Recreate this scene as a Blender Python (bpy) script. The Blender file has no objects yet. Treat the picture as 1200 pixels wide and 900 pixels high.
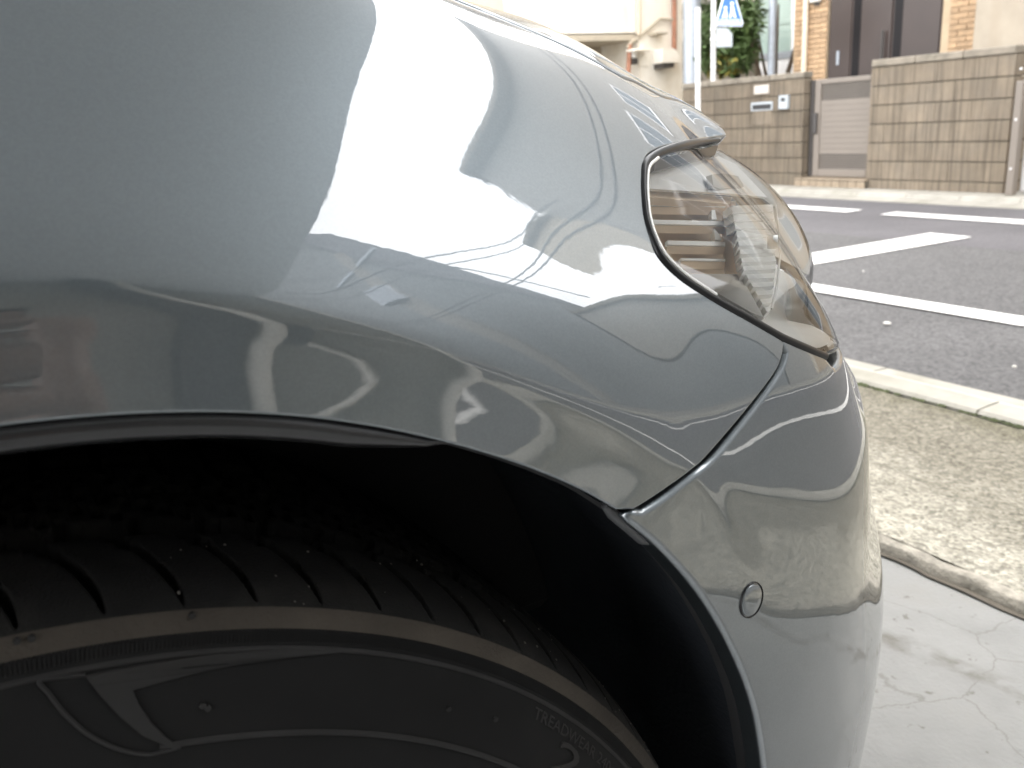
import bpy, bmesh, math, random
import numpy as np
from mathutils import Vector, Matrix, noise
from mathutils.bvhtree import BVHTree
from mathutils.geometry import delaunay_2d_cdt, tessellate_polygon
random.seed(7); rng = np.random.default_rng(7)
R = math.radians
scene = bpy.context.scene
COL = scene.collection

# ------------------------------------------------------------------ camera numbers
CAM_Z = 0.81; FPX = 1000.0; PITCH, ROLL, YAW = [math.radians(a) for a in (17.2, 3.9, 29.5)]
_f = np.array([math.sin(YAW)*math.cos(PITCH), math.cos(YAW)*math.cos(PITCH), -math.sin(PITCH)])
_r0 = np.array([math.cos(YAW), -math.sin(YAW), 0.0]); _u0 = np.cross(_r0, _f)
_r = math.cos(ROLL)*_r0 - math.sin(ROLL)*_u0; _u = np.cross(_r, _f)
EYE = np.array([0, 0, CAM_Z])
def ray(px, py):
    return _f + (px-600)/FPX*_r - (py-450)/FPX*_u
def on(axis, val, px, py):
    """point seen at photo pixel (px,py) on the plane axis=val"""
    d = ray(px, py); return EYE + d*(val-EYE[axis])/d[axis]
def onx(v, px, py): return on(0, v, px, py)
def ony(v, px, py): return on(1, v, px, py)
def onz(v, px, py): return on(2, v, px, py)
def project(p):
    d = np.asarray(p)-EYE; w = d@_f
    return 600+FPX*(d@_r)/w, 450-FPX*(d@_u)/w

cam = bpy.data.cameras.new('camera'); cam_ob = bpy.data.objects.new('camera', cam); COL.objects.link(cam_ob)
_m = Matrix(((_r[0], _u[0], -_f[0], 0), (_r[1], _u[1], -_f[1], 0), (_r[2], _u[2], -_f[2], CAM_Z), (0, 0, 0, 1)))
cam_ob.matrix_world = _m
cam.sensor_width = 36.0; cam.lens = 36.0*FPX/1200.0
cam.clip_start = 0.02; cam.clip_end = 2000.0
cam.dof.use_dof = True; cam.dof.focus_distance = 0.50; cam.dof.aperture_fstop = 15.0
scene.camera = cam_ob

# ------------------------------------------------------------------ sky, sun, exposure
SUN_EL, SUN_AZ = R(58), R(150)          # azimuth measured from +Y toward +X
world = bpy.data.worlds.new('World'); scene.world = world; world.use_nodes = True
wn = world.node_tree; wn.nodes.clear()
w_out = wn.nodes.new('ShaderNodeOutputWorld'); w_bg = wn.nodes.new('ShaderNodeBackground')
sky = wn.nodes.new('ShaderNodeTexSky'); sky.sky_type = 'NISHITA'; sky.sun_disc = False
sky.sun_elevation = SUN_EL; sky.sun_rotation = SUN_AZ; sky.air_density = 1.0; sky.dust_density = 3.0
tc = wn.nodes.new('ShaderNodeTexCoord')
n1 = wn.nodes.new('ShaderNodeTexNoise'); n1.inputs['Scale'].default_value = 2.2; n1.inputs['Detail'].default_value = 6; n1.inputs['Roughness'].default_value = .55
ramp = wn.nodes.new('ShaderNodeValToRGB'); ramp.color_ramp.elements[0].position = .20; ramp.color_ramp.elements[1].position = .36
n2 = wn.nodes.new('ShaderNodeTexNoise'); n2.inputs['Scale'].default_value = 4.0; n2.inputs['Detail'].default_value = 5
ramp2 = wn.nodes.new('ShaderNodeValToRGB')
ramp2.color_ramp.elements[0].position = .36; ramp2.color_ramp.elements[0].color = (22.0, 22.2, 23.0, 1)
ramp2.color_ramp.elements[1].position = .52; ramp2.color_ramp.elements[1].color = (25.0, 25.0, 25.2, 1)
mx = wn.nodes.new('ShaderNodeMix'); mx.data_type = 'RGBA'
L = wn.links.new
L(tc.outputs['Generated'], n1.inputs['Vector']); L(tc.outputs['Generated'], n2.inputs['Vector'])
L(n1.outputs['Fac'], ramp.inputs['Fac']); L(n2.outputs['Fac'], ramp2.inputs['Fac'])
L(ramp.outputs['Color'], mx.inputs['Factor']); L(sky.outputs['Color'], mx.inputs['A']); L(ramp2.outputs['Color'], mx.inputs['B'])
L(mx.outputs['Result'], w_bg.inputs['Color']); w_bg.inputs['Strength'].default_value = 0.10
L(w_bg.outputs['Background'], w_out.inputs['Surface'])
sun = bpy.data.lights.new('sun', 'SUN'); sun_ob = bpy.data.objects.new('sun', sun); COL.objects.link(sun_ob)
sun.energy = 0.7; sun.angle = R(12); sun.color = (1.0, .95, .87)
_sd = Vector((math.sin(SUN_AZ)*math.cos(SUN_EL), math.cos(SUN_AZ)*math.cos(SUN_EL), math.sin(SUN_EL)))
sun_ob.rotation_euler = _sd.to_track_quat('Z', 'Y').to_euler(); sun_ob.location = (2, -2, 12)
scene.view_settings.view_transform = 'Standard'; scene.view_settings.look = 'None'
scene.view_settings.exposure = 1.32; scene.view_settings.gamma = 1.0
scene.cycles.max_bounces = 10; scene.cycles.diffuse_bounces = 5; scene.cycles.glossy_bounces = 6; scene.cycles.transparent_max_bounces = 12

# ------------------------------------------------------------------ car body master surface
# stations along the plan outline: x, y, inward direction angle, then the profile knots (inset, height)
ST = [
 (-1.0,0.262,0,[(0.03,0.16),(0.012,0.3),(0.003,0.42),(-0.001,0.5268),(0.0025,0.5578),(0.0056,0.5848),(0.008,0.6003),(0.0117,0.6088),(0.0296,0.6984),(0.049,0.8),(0.085,0.88),(0.15,0.935)],(-1.0,0.7,0.982),(-1.0,1.165,1.0)),
 (-0.5,0.262,0,[(0.03,0.16),(0.012,0.3),(0.003,0.44),(-0.001,0.596),(0.0025,0.627),(0.0056,0.654),(0.008,0.6695),(0.0117,0.678),(0.033,0.753),(0.06,0.845),(0.105,0.9),(0.18,0.942)],(-0.5,0.7,0.97),(-0.5,1.165,0.985)),
 (-0.2,0.263,0,[(0.03,0.16),(0.012,0.3),(0.003,0.45),(-0.001,0.683),(0.0025,0.714),(0.0056,0.741),(0.008,0.7565),(0.0117,0.765),(0.037,0.813),(0.07,0.867),(0.115,0.905),(0.19,0.938)],(-0.2,0.7,0.956),(-0.2,1.165,0.972)),
 (0.0,0.264,0,[(0.03,0.16),(0.012,0.3),(0.003,0.45),(-0.001,0.701),(0.0025,0.732),(0.0056,0.759),(0.008,0.7745),(0.0117,0.783),(0.037,0.826),(0.07,0.872),(0.115,0.905),(0.19,0.93)],(0,0.7,0.94),(0,1.165,0.954)),
 (0.12,0.265,0,[(0.03,0.16),(0.012,0.3),(0.003,0.45),(-0.001,0.668),(0.0025,0.699),(0.0056,0.726),(0.008,0.7415),(0.0117,0.75),(0.037,0.796),(0.07,0.845),(0.115,0.885),(0.19,0.907)],(0.12,0.7,0.918),(0.12,1.165,0.936)),
 (0.22,0.267,3,[(0.03,0.16),(0.012,0.3),(0.003,0.45),(-0.0017,0.6088),(0.0012,0.6342),(0.0039,0.6589),(0.0064,0.682),(0.009,0.6952),(0.03,0.7465),(0.066,0.803),(0.112,0.852),(0.18,0.88)],(0.2,0.7,0.892),(0.2,1.165,0.913)),
 (0.3,0.271,8,[(0.03,0.16),(0.012,0.3),(0.003,0.45),(-0.0015,0.5542),(0.0005,0.5757),(0.0025,0.5966),(0.0048,0.6234),(0.0064,0.6362),(0.0182,0.6992),(0.053,0.758),(0.104,0.817),(0.168,0.86)],(0.26,0.7,0.872),(0.26,1.165,0.896)),
 (0.38,0.287,18,[(0.03,0.16),(0.012,0.3),(0.002,0.44),(-0.001,0.54),(-0.0002,0.5563),(0.0006,0.5725),(0.0034,0.605),(0.005,0.617),(0.015,0.675),(0.046,0.728),(0.097,0.785),(0.158,0.838)],(0.31,0.7,0.853),(0.3,1.165,0.881)),
 (0.45,0.317,30,[(0.03,0.16),(0.012,0.3),(0.001,0.44),(0.0082,0.54),(0.0096,0.5557),(0.011,0.5715),(0.0138,0.603),(0.0155,0.611),(0.0385,0.66),(0.061,0.708),(0.092,0.762),(0.138,0.813)],(0.355,0.7,0.834),(0.34,1.165,0.866)),
 (0.505,0.352,38,[(0.03,0.16),(0.01,0.3),(0.0,0.44),(0.015,0.545),(0.0171,0.5603),(0.0192,0.5755),(0.0238,0.606),(0.0272,0.612),(0.06,0.651),(0.061,0.693),(0.075,0.742),(0.118,0.792)],(0.4,0.7,0.812),(0.38,1.165,0.847)),
 (0.55,0.39,45,[(0.03,0.16),(0.01,0.3),(0.0,0.44),(0.018,0.545),(0.0202,0.5603),(0.0225,0.5755),(0.027,0.606),(0.03,0.612),(0.06,0.65),(0.063,0.69),(0.085,0.736),(0.13,0.777)],(0.44,0.72,0.793),(0.42,1.165,0.829)),
 (0.6,0.45,54,[(0.03,0.16),(0.01,0.3),(0.0,0.44),(0.018,0.545),(0.021,0.5603),(0.024,0.5755),(0.03,0.606),(0.035,0.617),(0.05,0.649),(0.068,0.687),(0.096,0.731),(0.138,0.768)],(0.475,0.76,0.779),(0.45,1.165,0.814)),
 (0.64,0.53,65,[(0.03,0.16),(0.01,0.3),(0.0,0.44),(0.018,0.545),(0.021,0.5603),(0.024,0.5755),(0.03,0.606),(0.035,0.617),(0.052,0.648),(0.07,0.685),(0.1,0.726),(0.142,0.76)],(0.505,0.82,0.769),(0.475,1.165,0.8)),
 (0.67,0.65,76,[(0.03,0.16),(0.01,0.3),(0.0,0.44),(0.018,0.545),(0.021,0.5603),(0.024,0.5755),(0.03,0.606),(0.035,0.617),(0.052,0.648),(0.07,0.683),(0.1,0.722),(0.142,0.755)],(0.53,0.9,0.762),(0.5,1.165,0.79)),
 (0.69,0.85,85,[(0.03,0.16),(0.01,0.3),(0.0,0.44),(0.018,0.545),(0.021,0.5603),(0.024,0.5755),(0.03,0.606),(0.035,0.617),(0.052,0.648),(0.07,0.683),(0.1,0.72),(0.142,0.75)],(0.545,1.03,0.757),(0.52,1.165,0.78)),
 (0.7,1.165,90,[(0.03,0.16),(0.01,0.3),(0.0,0.44),(0.018,0.545),(0.021,0.5603),(0.024,0.5755),(0.03,0.606),(0.035,0.617),(0.052,0.648),(0.07,0.683),(0.1,0.718),(0.142,0.748)],(0.548,1.165,0.756),(0.535,1.165,0.768)),
]
def build_ctrl():
    P = []
    for x, y, a, prof, k10, k11 in ST:
        a = math.radians(a); row = [(x-math.sin(a)*w, y+math.cos(a)*w, z) for w, z in prof]
        P.append(row+[k10, k11])
    return np.array(P)
CTRL = build_ctrl(); NS, NT = CTRL.shape[:2]
def chord(pts): return np.r_[0, np.cumsum(np.linalg.norm(np.diff(pts, axis=0), axis=1))]
SK = chord(np.array([(a[0], a[1]) for a in ST]))
TK = np.mean([chord(CTRL[i]) for i in range(2, 12)], axis=0)
def spline_basis(k):
    n = len(k); h = np.diff(k); A = np.eye(n); B = np.zeros((n, n))
    for i in range(1, n-1):
        A[i, i-1], A[i, i], A[i, i+1] = h[i-1], 2*(h[i-1]+h[i]), h[i]
        B[i, i-1] += 6/h[i-1]; B[i, i] -= 6/h[i-1]+6/h[i]; B[i, i+1] += 6/h[i]
    return np.linalg.solve(A, B)
MS, MT = spline_basis(SK), spline_basis(TK)
def basis(k, M, u, der=False):
    u = np.clip(u, k[0], k[-1]); i = np.clip(np.searchsorted(k, u, side='right')-1, 0, len(k)-2)
    h = k[i+1]-k[i]; a = (k[i+1]-u)/h; b = (u-k[i])/h; I = np.eye(len(k))
    if der:
        return ((I[i+1]-I[i])/h[:, None] - ((3*a*a-1)/6*h)[:, None]*M[i] + ((3*b*b-1)/6*h)[:, None]*M[i+1])
    return a[:, None]*I[i]+b[:, None]*I[i+1]+((a**3-a)*h*h/6)[:, None]*M[i]+((b**3-b)*h*h/6)[:, None]*M[i+1]
# a shallow hollow pressed into the flank just ahead of the arch
HOL = [(.175, .668, .032, .022, .0007), (.235, .628, .022, .022, .0006)]
def hollow(P):
    d = np.zeros(len(P)); gx = d.copy(); gz = d.copy()
    for x0, z0, a, b, A in HOL:
        e = A*np.exp(-((P[:, 0]-x0)/a)**2-((P[:, 2]-z0)/b)**2)*(P[:, 1] < .45); d += e; gx += -2*(P[:, 0]-x0)/a**2*e; gz += -2*(P[:, 2]-z0)/b**2*e
    # the soft crease that runs down from the shut line towards the parking sensor
    ux, uz = .482, -.876; X, Z = P[:, 0]-.236, P[:, 2]-.664; t = X*ux+Z*uz; q = X*.876+Z*.482
    w = np.exp(-((t-.050)/.048)**4)*(P[:, 1] < .45); sg = np.where(q < 0, .030, .009); g = -.0011*np.exp(-(q/sg)**2)
    e = w*g; de_q = -2*q/sg**2*e; de_t = -4*((t-.050)/.048)**3/.048*e
    return d+e, gx+de_q*.876+de_t*ux, gz+de_q*.482+de_t*uz
def S(uv):
    uv = np.asarray(uv, float).reshape(-1, 2)
    bs, bt = basis(SK, MS, uv[:, 0]), basis(TK, MT, uv[:, 1])
    P = np.einsum('ni,nk,ikc->nc', bs, bt, CTRL, optimize=True); P[:, 1] += hollow(P)[0]; return P
def SN(uv):
    uv = np.asarray(uv, float).reshape(-1, 2)
    bs, bt = basis(SK, MS, uv[:, 0]), basis(TK, MT, uv[:, 1])
    ds, dt = basis(SK, MS, uv[:, 0], True), basis(TK, MT, uv[:, 1], True)
    a = np.einsum('ni,nk,ikc->nc', ds, bt, CTRL, optimize=True); b = np.einsum('ni,nk,ikc->nc', bs, dt, CTRL, optimize=True)
    d, gx, gz = hollow(np.einsum('ni,nk,ikc->nc', bs, bt, CTRL, optimize=True)); a[:, 1] += gx*a[:, 0]+gz*a[:, 2]; b[:, 1] += gx*b[:, 0]+gz*b[:, 2]
    n = np.cross(a, b); n /= np.linalg.norm(n, axis=1)[:, None]+1e-12
    return n
_ns, _nt = 420, 300
_gs, _gt = np.linspace(SK[0], SK[-1], _ns), np.linspace(TK[0], TK[-1], _nt)
_guv = np.stack(np.meshgrid(_gs, _gt, indexing='ij'), -1).reshape(-1, 2)
_gp = S(_guv)
_tri = []
for i in range(_ns-1):
    for j in range(_nt-1):
        a = i*_nt+j; _tri += [(a, a+_nt, a+_nt+1), (a, a+_nt+1, a+1)]
BVH = BVHTree.FromPolygons([Vector(p) for p in _gp], _tri)
def hit(o, d):
    loc, n, i, dist = BVH.ray_cast(Vector(o), Vector(d).normalized())
    if loc is None: return None
    a, b, c = _tri[i]; pa, pb, pc = _gp[a], _gp[b], _gp[c]; l = np.array(loc)
    T = np.stack([pb-pa, pc-pa], 1); w = np.linalg.lstsq(T, l-pa, rcond=None)[0]
    return _guv[a]+w[0]*(_guv[b]-_guv[a])+w[1]*(_guv[c]-_guv[a])
def uvpx(px, py):
    h = hit(EYE, ray(px, py))
    if h is None: raise ValueError('ray misses body at %s %s' % (px, py))
    return h
def uvxz(x, z):
    return hit((x, -1.0, z), (0, 1, 0))

# ------------------------------------------------------------------ materials
MATS = {}
def node(nt, kind, **kw):
    n = nt.nodes.new(kind)
    for k, v in kw.items():
        if hasattr(n, k): setattr(n, k, v)
        else: n.inputs[k].default_value = v
    return n
def mat(name, col, rough=.6, metal=0.0, var=.12, scale=6.0, bump=0.0, bscale=60.0, dirt=None, dirt_scale=2.0, dirt_lo=.5, dirt_hi=.7,
        objvar=0.0, coat=0.0, stretch=None, spec=.5, streak=None):
    """procedural surface: base colour with noise variation, optional dirt patches, per-object tint, fine relief"""
    m = bpy.data.materials.new(name); m.use_nodes = True; nt = m.node_tree
    b = nt.nodes['Principled BSDF']; b.inputs['Roughness'].default_value = rough; b.inputs['Metallic'].default_value = metal
    b.inputs['Specular IOR Level'].default_value = spec; b.inputs['Coat Weight'].default_value = coat; b.inputs['Coat Roughness'].default_value = .05
    g = node(nt, 'ShaderNodeNewGeometry'); mp = node(nt, 'ShaderNodeMapping')
    nt.links.new(g.outputs['Position'], mp.inputs['Vector'])
    if stretch: mp.inputs['Scale'].default_value = stretch
    n = node(nt, 'ShaderNodeTexNoise', Scale=scale, Detail=6.0, Roughness=.6); nt.links.new(mp.outputs[0], n.inputs['Vector'])
    r = node(nt, 'ShaderNodeValToRGB'); c = Vector(col)
    lo, hi = c*(1-var), c*(1+var)
    r.color_ramp.elements[0].position = .32; r.color_ramp.elements[0].color = (*lo, 1)
    r.color_ramp.elements[1].position = .68; r.color_ramp.elements[1].color = (*[min(1, v) for v in hi], 1)
    nt.links.new(n.outputs['Fac'], r.inputs['Fac']); out = r.outputs['Color']
    def mixin(fac, colr, o):
        mx = node(nt, 'ShaderNodeMix', data_type='RGBA'); nt.links.new(fac, mx.inputs['Factor']); nt.links.new(o, mx.inputs['A']); mx.inputs['B'].default_value = (*colr, 1)
        return mx.outputs['Result']
    if dirt:
        dn = node(nt, 'ShaderNodeTexNoise', Scale=dirt_scale, Detail=8.0, Roughness=.65); nt.links.new(mp.outputs[0], dn.inputs['Vector'])
        dr = node(nt, 'ShaderNodeMapRange'); dr.inputs['From Min'].default_value = dirt_lo; dr.inputs['From Max'].default_value = dirt_hi
        nt.links.new(dn.outputs['Fac'], dr.inputs['Value']); out = mixin(dr.outputs['Result'], dirt, out)
    if streak:
        sm = node(nt, 'ShaderNodeMapping'); sm.inputs['Scale'].default_value = streak[0]; nt.links.new(g.outputs['Position'], sm.inputs['Vector'])
        sn = node(nt, 'ShaderNodeTexNoise', Scale=1.0, Detail=5.0, Roughness=.6); nt.links.new(sm.outputs[0], sn.inputs['Vector'])
        sr = node(nt, 'ShaderNodeMapRange'); sr.inputs['From Min'].default_value = streak[2]; sr.inputs['From Max'].default_value = streak[3]; sr.inputs['To Max'].default_value = streak[4]
        nt.links.new(sn.outputs['Fac'], sr.inputs['Value']); out = mixin(sr.outputs['Result'], streak[1], out)
    if objvar:
        oi = node(nt, 'ShaderNodeObjectInfo'); hs = node(nt, 'ShaderNodeHueSaturation')
        mr = node(nt, 'ShaderNodeMapRange'); mr.inputs['To Min'].default_value = 1-objvar; mr.inputs['To Max'].default_value = 1+objvar
        nt.links.new(oi.outputs['Random'], mr.inputs['Value']); nt.links.new(mr.outputs['Result'], hs.inputs['Value']); nt.links.new(out, hs.inputs['Color']); out = hs.outputs['Color']
    nt.links.new(out, b.inputs['Base Color'])
    if bump:
        bn = node(nt, 'ShaderNodeTexNoise', Scale=bscale, Detail=4.0); nt.links.new(mp.outputs[0], bn.inputs['Vector'])
        bp = node(nt, 'ShaderNodeBump', Strength=1.0, Distance=bump); nt.links.new(bn.outputs['Fac'], bp.inputs['Height']); nt.links.new(bp.outputs[0], b.inputs['Normal'])
    MATS[name] = m; return m

# ------------------------------------------------------------------ objects
def tag(o, label=None, cat=None, group=None, kind=None):
    if label: o['label'] = label
    if cat: o['category'] = cat
    if group: o['group'] = group
    if kind: o['kind'] = kind
    return o
def empty(name, loc=(0, 0, 0), rz=0.0):
    o = bpy.data.objects.new(name, None); COL.objects.link(o); o.location = loc; o.rotation_euler = (0, 0, rz); o.empty_display_size = .1; return o
def link(name, me, parent=None, loc=None):
    o = bpy.data.objects.new(name, me); COL.objects.link(o)
    if parent: o.parent = parent
    if loc is not None: o.location = loc
    return o
class MB:
    """collects boxes, tubes, prisms in world coordinates; build() links them as one mesh object"""
    def __init__(s): s.v, s.f, s.sm = [], [], []
    def add(s, vs, fs, smooth=False):
        b = len(s.v); s.v += [tuple(map(float, p)) for p in vs]; s.f += [tuple(i+b for i in f) for f in fs]; s.sm += [smooth]*len(fs); return s
    def box(s, a, b, bevel=0.0):
        x0, y0, z0 = a; x1, y1, z1 = b; x0, x1 = min(x0, x1), max(x0, x1); y0, y1 = min(y0, y1), max(y0, y1); z0, z1 = min(z0, z1), max(z0, z1)
        if bevel <= 0:
            v = [(x, y, z) for x in (x0, x1) for y in (y0, y1) for z in (z0, z1)]
            return s.add(v, [(0, 1, 3, 2), (4, 6, 7, 5), (0, 4, 5, 1), (2, 3, 7, 6), (0, 2, 6, 4), (1, 5, 7, 3)])
        k = bevel; v = []; idx = {}
        for sx in (0, 1):
            for sy in (0, 1):
                for sz in (0, 1):
                    X, Y, Z = (x0, x1)[sx], (y0, y1)[sy], (z0, z1)[sz]; dx, dy, dz = (k, -k)[sx], (k, -k)[sy], (k, -k)[sz]
                    for a_, p in enumerate(((X, Y+dy, Z+dz), (X+dx, Y, Z+dz), (X+dx, Y+dy, Z))): idx[sx, sy, sz, a_] = len(v); v.append(p)
        f = []
        for a_ in range(3):
            o1, o2 = [(1, 2), (0, 2), (0, 1)][a_]
            for sd in (0, 1):
                q = []
                for c1, c2 in ((0, 0), (1, 0), (1, 1), (0, 1)):
                    key = [0, 0, 0]; key[a_] = sd; key[o1] = c1; key[o2] = c2; q.append(idx[(*key, a_)])
                f.append(tuple(q))
        for a_ in range(3):
            o1, o2 = [(1, 2), (0, 2), (0, 1)][a_]
            for c1 in (0, 1):
                for c2 in (0, 1):
                    key0 = [0, 0, 0]; key0[o1] = c1; key0[o2] = c2; key1 = list(key0); key1[a_] = 1
                    f.append((idx[(*key0, o1)], idx[(*key0, o2)], idx[(*key1, o2)], idx[(*key1, o1)]))
        for sx in (0, 1):
            for sy in (0, 1):
                for sz in (0, 1): f.append(tuple(idx[sx, sy, sz, a_] for a_ in range(3)))
        return s.add(v, f)
    def tube(s, pts, r, n=10, cap=True):
        pts = [Vector(p) for p in pts]; rs = r if isinstance(r, (list, tuple)) else [r]*len(pts); b = []; up = Vector((0, 0, 1)); vs = []; prev = None
        for i, p in enumerate(pts):
            t = (pts[min(i+1, len(pts)-1)]-pts[max(i-1, 0)]).normalized()
            if prev is None:
                a = t.cross(Vector((0, 0, 1)) if abs(t.z) < .9 else Vector((1, 0, 0))).normalized()
            else: a = (prev-t*prev.dot(t)).normalized()
            prev = a; c = t.cross(a)
            for k in range(n):
                th = 2*math.pi*k/n; vs.append(p+(a*math.cos(th)+c*math.sin(th))*rs[i])
        fs = [(i*n+k, i*n+(k+1) % n, (i+1)*n+(k+1) % n, (i+1)*n+k) for i in range(len(pts)-1) for k in range(n)]
        s.add(vs, fs, True)
        if cap:
            m = len(pts)-1; s.add(vs[:n], [tuple(range(n-1, -1, -1))]); s.add(vs[m*n:], [tuple(range(n))])
        return s
    def prism(s, poly, d):
        """polygon (3d points, planar) extruded by vector d"""
        n = len(poly); d = Vector(d); vs = [Vector(p) for p in poly]; vs += [p+d for p in vs]
        tri = tessellate_polygon([[Vector(p) for p in poly]])
        fs = [tuple(t) for t in tri]+[tuple(i+n for i in reversed(t)) for t in tri]+[(i, (i+1) % n, (i+1) % n+n, i+n) for i in range(n)]
        return s.add(vs, fs)
    def mesh(s, name, m):
        me = bpy.data.meshes.new(name); me.from_pydata(s.v, [], s.f); me.polygons.foreach_set('use_smooth', s.sm); me.materials.append(m)
        bm = bmesh.new(); bm.from_mesh(me); bmesh.ops.recalc_face_normals(bm, faces=bm.faces); bm.to_mesh(me); bm.free(); me.update(); return me
    def build(s, name, m, parent=None):
        me = s.mesh(name, m); o = link(name, me, parent)
        if parent and parent.type == 'EMPTY': o.matrix_parent_inverse = Matrix.Translation(parent.location).inverted()
        return o
def block_mesh(name, sx, sy, sz, m, bevel=.006):
    """a shared box mesh with its min corner at the origin"""
    return MB().box((0, 0, 0), (sx, sy, sz), bevel).mesh(name, m)
def piece(name, me, parent, loc):
    o = link(name, me, parent); base = parent.location if parent and parent.type == 'EMPTY' else Vector((0, 0, 0)); o.location = Vector(loc)-base; return o
def sheet(name, rows, m, kind='structure'):
    """a ground sheet from a grid of points (rows of equal length)"""
    nr, nc = len(rows), len(rows[0]); me = bpy.data.meshes.new(name)
    me.from_pydata([tuple(map(float, p)) for r in rows for p in r], [], [(i*nc+j, (i+1)*nc+j, (i+1)*nc+j+1, i*nc+j+1) for i in range(nr-1) for j in range(nc-1)])
    me.materials.append(m); me.polygons.foreach_set('use_smooth', [True]*len(me.polygons))
    bm = bmesh.new(); bm.from_mesh(me); bmesh.ops.recalc_face_normals(bm, faces=bm.faces)
    if sum(f.normal.z for f in bm.faces) < 0: bmesh.ops.reverse_faces(bm, faces=bm.faces)
    bm.to_mesh(me); bm.free()
    o = link(name, me); return tag(o, kind=kind)

# ------------------------------------------------------------------ the ground
XG0, XG1 = 2.50, 2.88            # gutter strip along the near side of the road
XC0, XC1 = 7.92, 8.46            # kerb along the far side
XW = 8.5                         # street face of the garden walls across the road
XE = 1.37                        # where the yard concrete meets the older strip
def road_z(x): return -.225-.008*(x-2.88)
def yard_z(x): return 0.0 if x < .7 else -.065*((x-.7)/(XE-.7))**1.3
def strip_z(x): return -.040-.135*(x-XE)/(XG0-XE)

def concrete_mat():
    m = mat('yard_concrete', (.212, .210, .201), .85, var=.10, scale=7.0, bump=.0018, bscale=140, dirt=(.185, .178, .163), dirt_scale=3.5, dirt_lo=.56, dirt_hi=.78)
    nt = m.node_tree; b = nt.nodes['Principled BSDF']; src = b.inputs['Base Color'].links[0].from_socket
    g = node(nt, 'ShaderNodeNewGeometry'); sp = node(nt, 'ShaderNodeSeparateXYZ'); nt.links.new(g.outputs['Position'], sp.inputs[0])
    nz = node(nt, 'ShaderNodeTexNoise', Scale=2.6, Detail=7.0, Roughness=.6); nt.links.new(g.outputs['Position'], nz.inputs['Vector'])
    def math_(op, a, b_=None):
        n = node(nt, 'ShaderNodeMath', operation=op)
        for i, v in enumerate((a, b_)):
            if v is None: continue
            if isinstance(v, (int, float)): n.inputs[i].default_value = v
            else: nt.links.new(v, n.inputs[i])
        return n.outputs[0]
    # an old damp line running along the yard, and fine dark specks
    d = math_('ADD', sp.outputs['X'], math_('MULTIPLY', math_('SUBTRACT', nz.outputs['Fac'], .5), .34))
    d = math_('ADD', d, math_('MULTIPLY', sp.outputs['Y'], .16))
    k = math_('ABSOLUTE', math_('SUBTRACT', d, 1.20)); mr = node(nt, 'ShaderNodeMapRange'); mr.inputs['From Min'].default_value = .004; mr.inputs['From Max'].default_value = .035; mr.inputs['To Min'].default_value = .9; mr.inputs['To Max'].default_value = 0
    nt.links.new(k, mr.inputs['Value'])
    n3 = node(nt, 'ShaderNodeTexNoise', Scale=22.0, Detail=4.0); nt.links.new(g.outputs['Position'], n3.inputs['Vector'])
    sr = node(nt, 'ShaderNodeMapRange'); sr.inputs['From Min'].default_value = .36; sr.inputs['From Max'].default_value = .6; nt.links.new(n3.outputs['Fac'], sr.inputs['Value'])
    f1 = math_('MULTIPLY', mr.outputs['Result'], sr.outputs['Result'])
    vo = node(nt, 'ShaderNodeTexNoise', Scale=38.0, Detail=3.0); nt.links.new(g.outputs['Position'], vo.inputs['Vector'])
    s2 = node(nt, 'ShaderNodeMapRange'); s2.inputs['From Min'].default_value = .66; s2.inputs['From Max'].default_value = .71; s2.inputs['To Max'].default_value = .8; nt.links.new(vo.outputs['Fac'], s2.inputs['Value'])
    # hairline cracks
    v3 = node(nt, 'ShaderNodeTexVoronoi', feature='DISTANCE_TO_EDGE', Scale=2.7); nd = node(nt, 'ShaderNodeMix', data_type='VECTOR'); nd.inputs['Factor'].default_value = .12
    nt.links.new(g.outputs['Position'], nd.inputs['A']); nt.links.new(nz.outputs['Color'], nd.inputs['B']); nt.links.new(nd.outputs['Result'], v3.inputs['Vector'])
    s3 = node(nt, 'ShaderNodeMapRange'); s3.inputs['From Min'].default_value = .001; s3.inputs['From Max'].default_value = .0042; s3.inputs['To Min'].default_value = .5; s3.inputs['To Max'].default_value = 0; nt.links.new(v3.outputs['Distance'], s3.inputs['Value'])
    fac = math_('MAXIMUM', math_('MAXIMUM', f1, s2.outputs['Result']), s3.outputs['Result'])
    mx = node(nt, 'ShaderNodeMix', data_type='RGBA'); nt.links.new(fac, mx.inputs['Factor']); nt.links.new(src, mx.inputs['A']); mx.inputs['B'].default_value = (.115, .107, .092, 1)
    nt.links.new(mx.outputs['Result'], b.inputs['Base Color']); return m
M_yard = concrete_mat()
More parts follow.
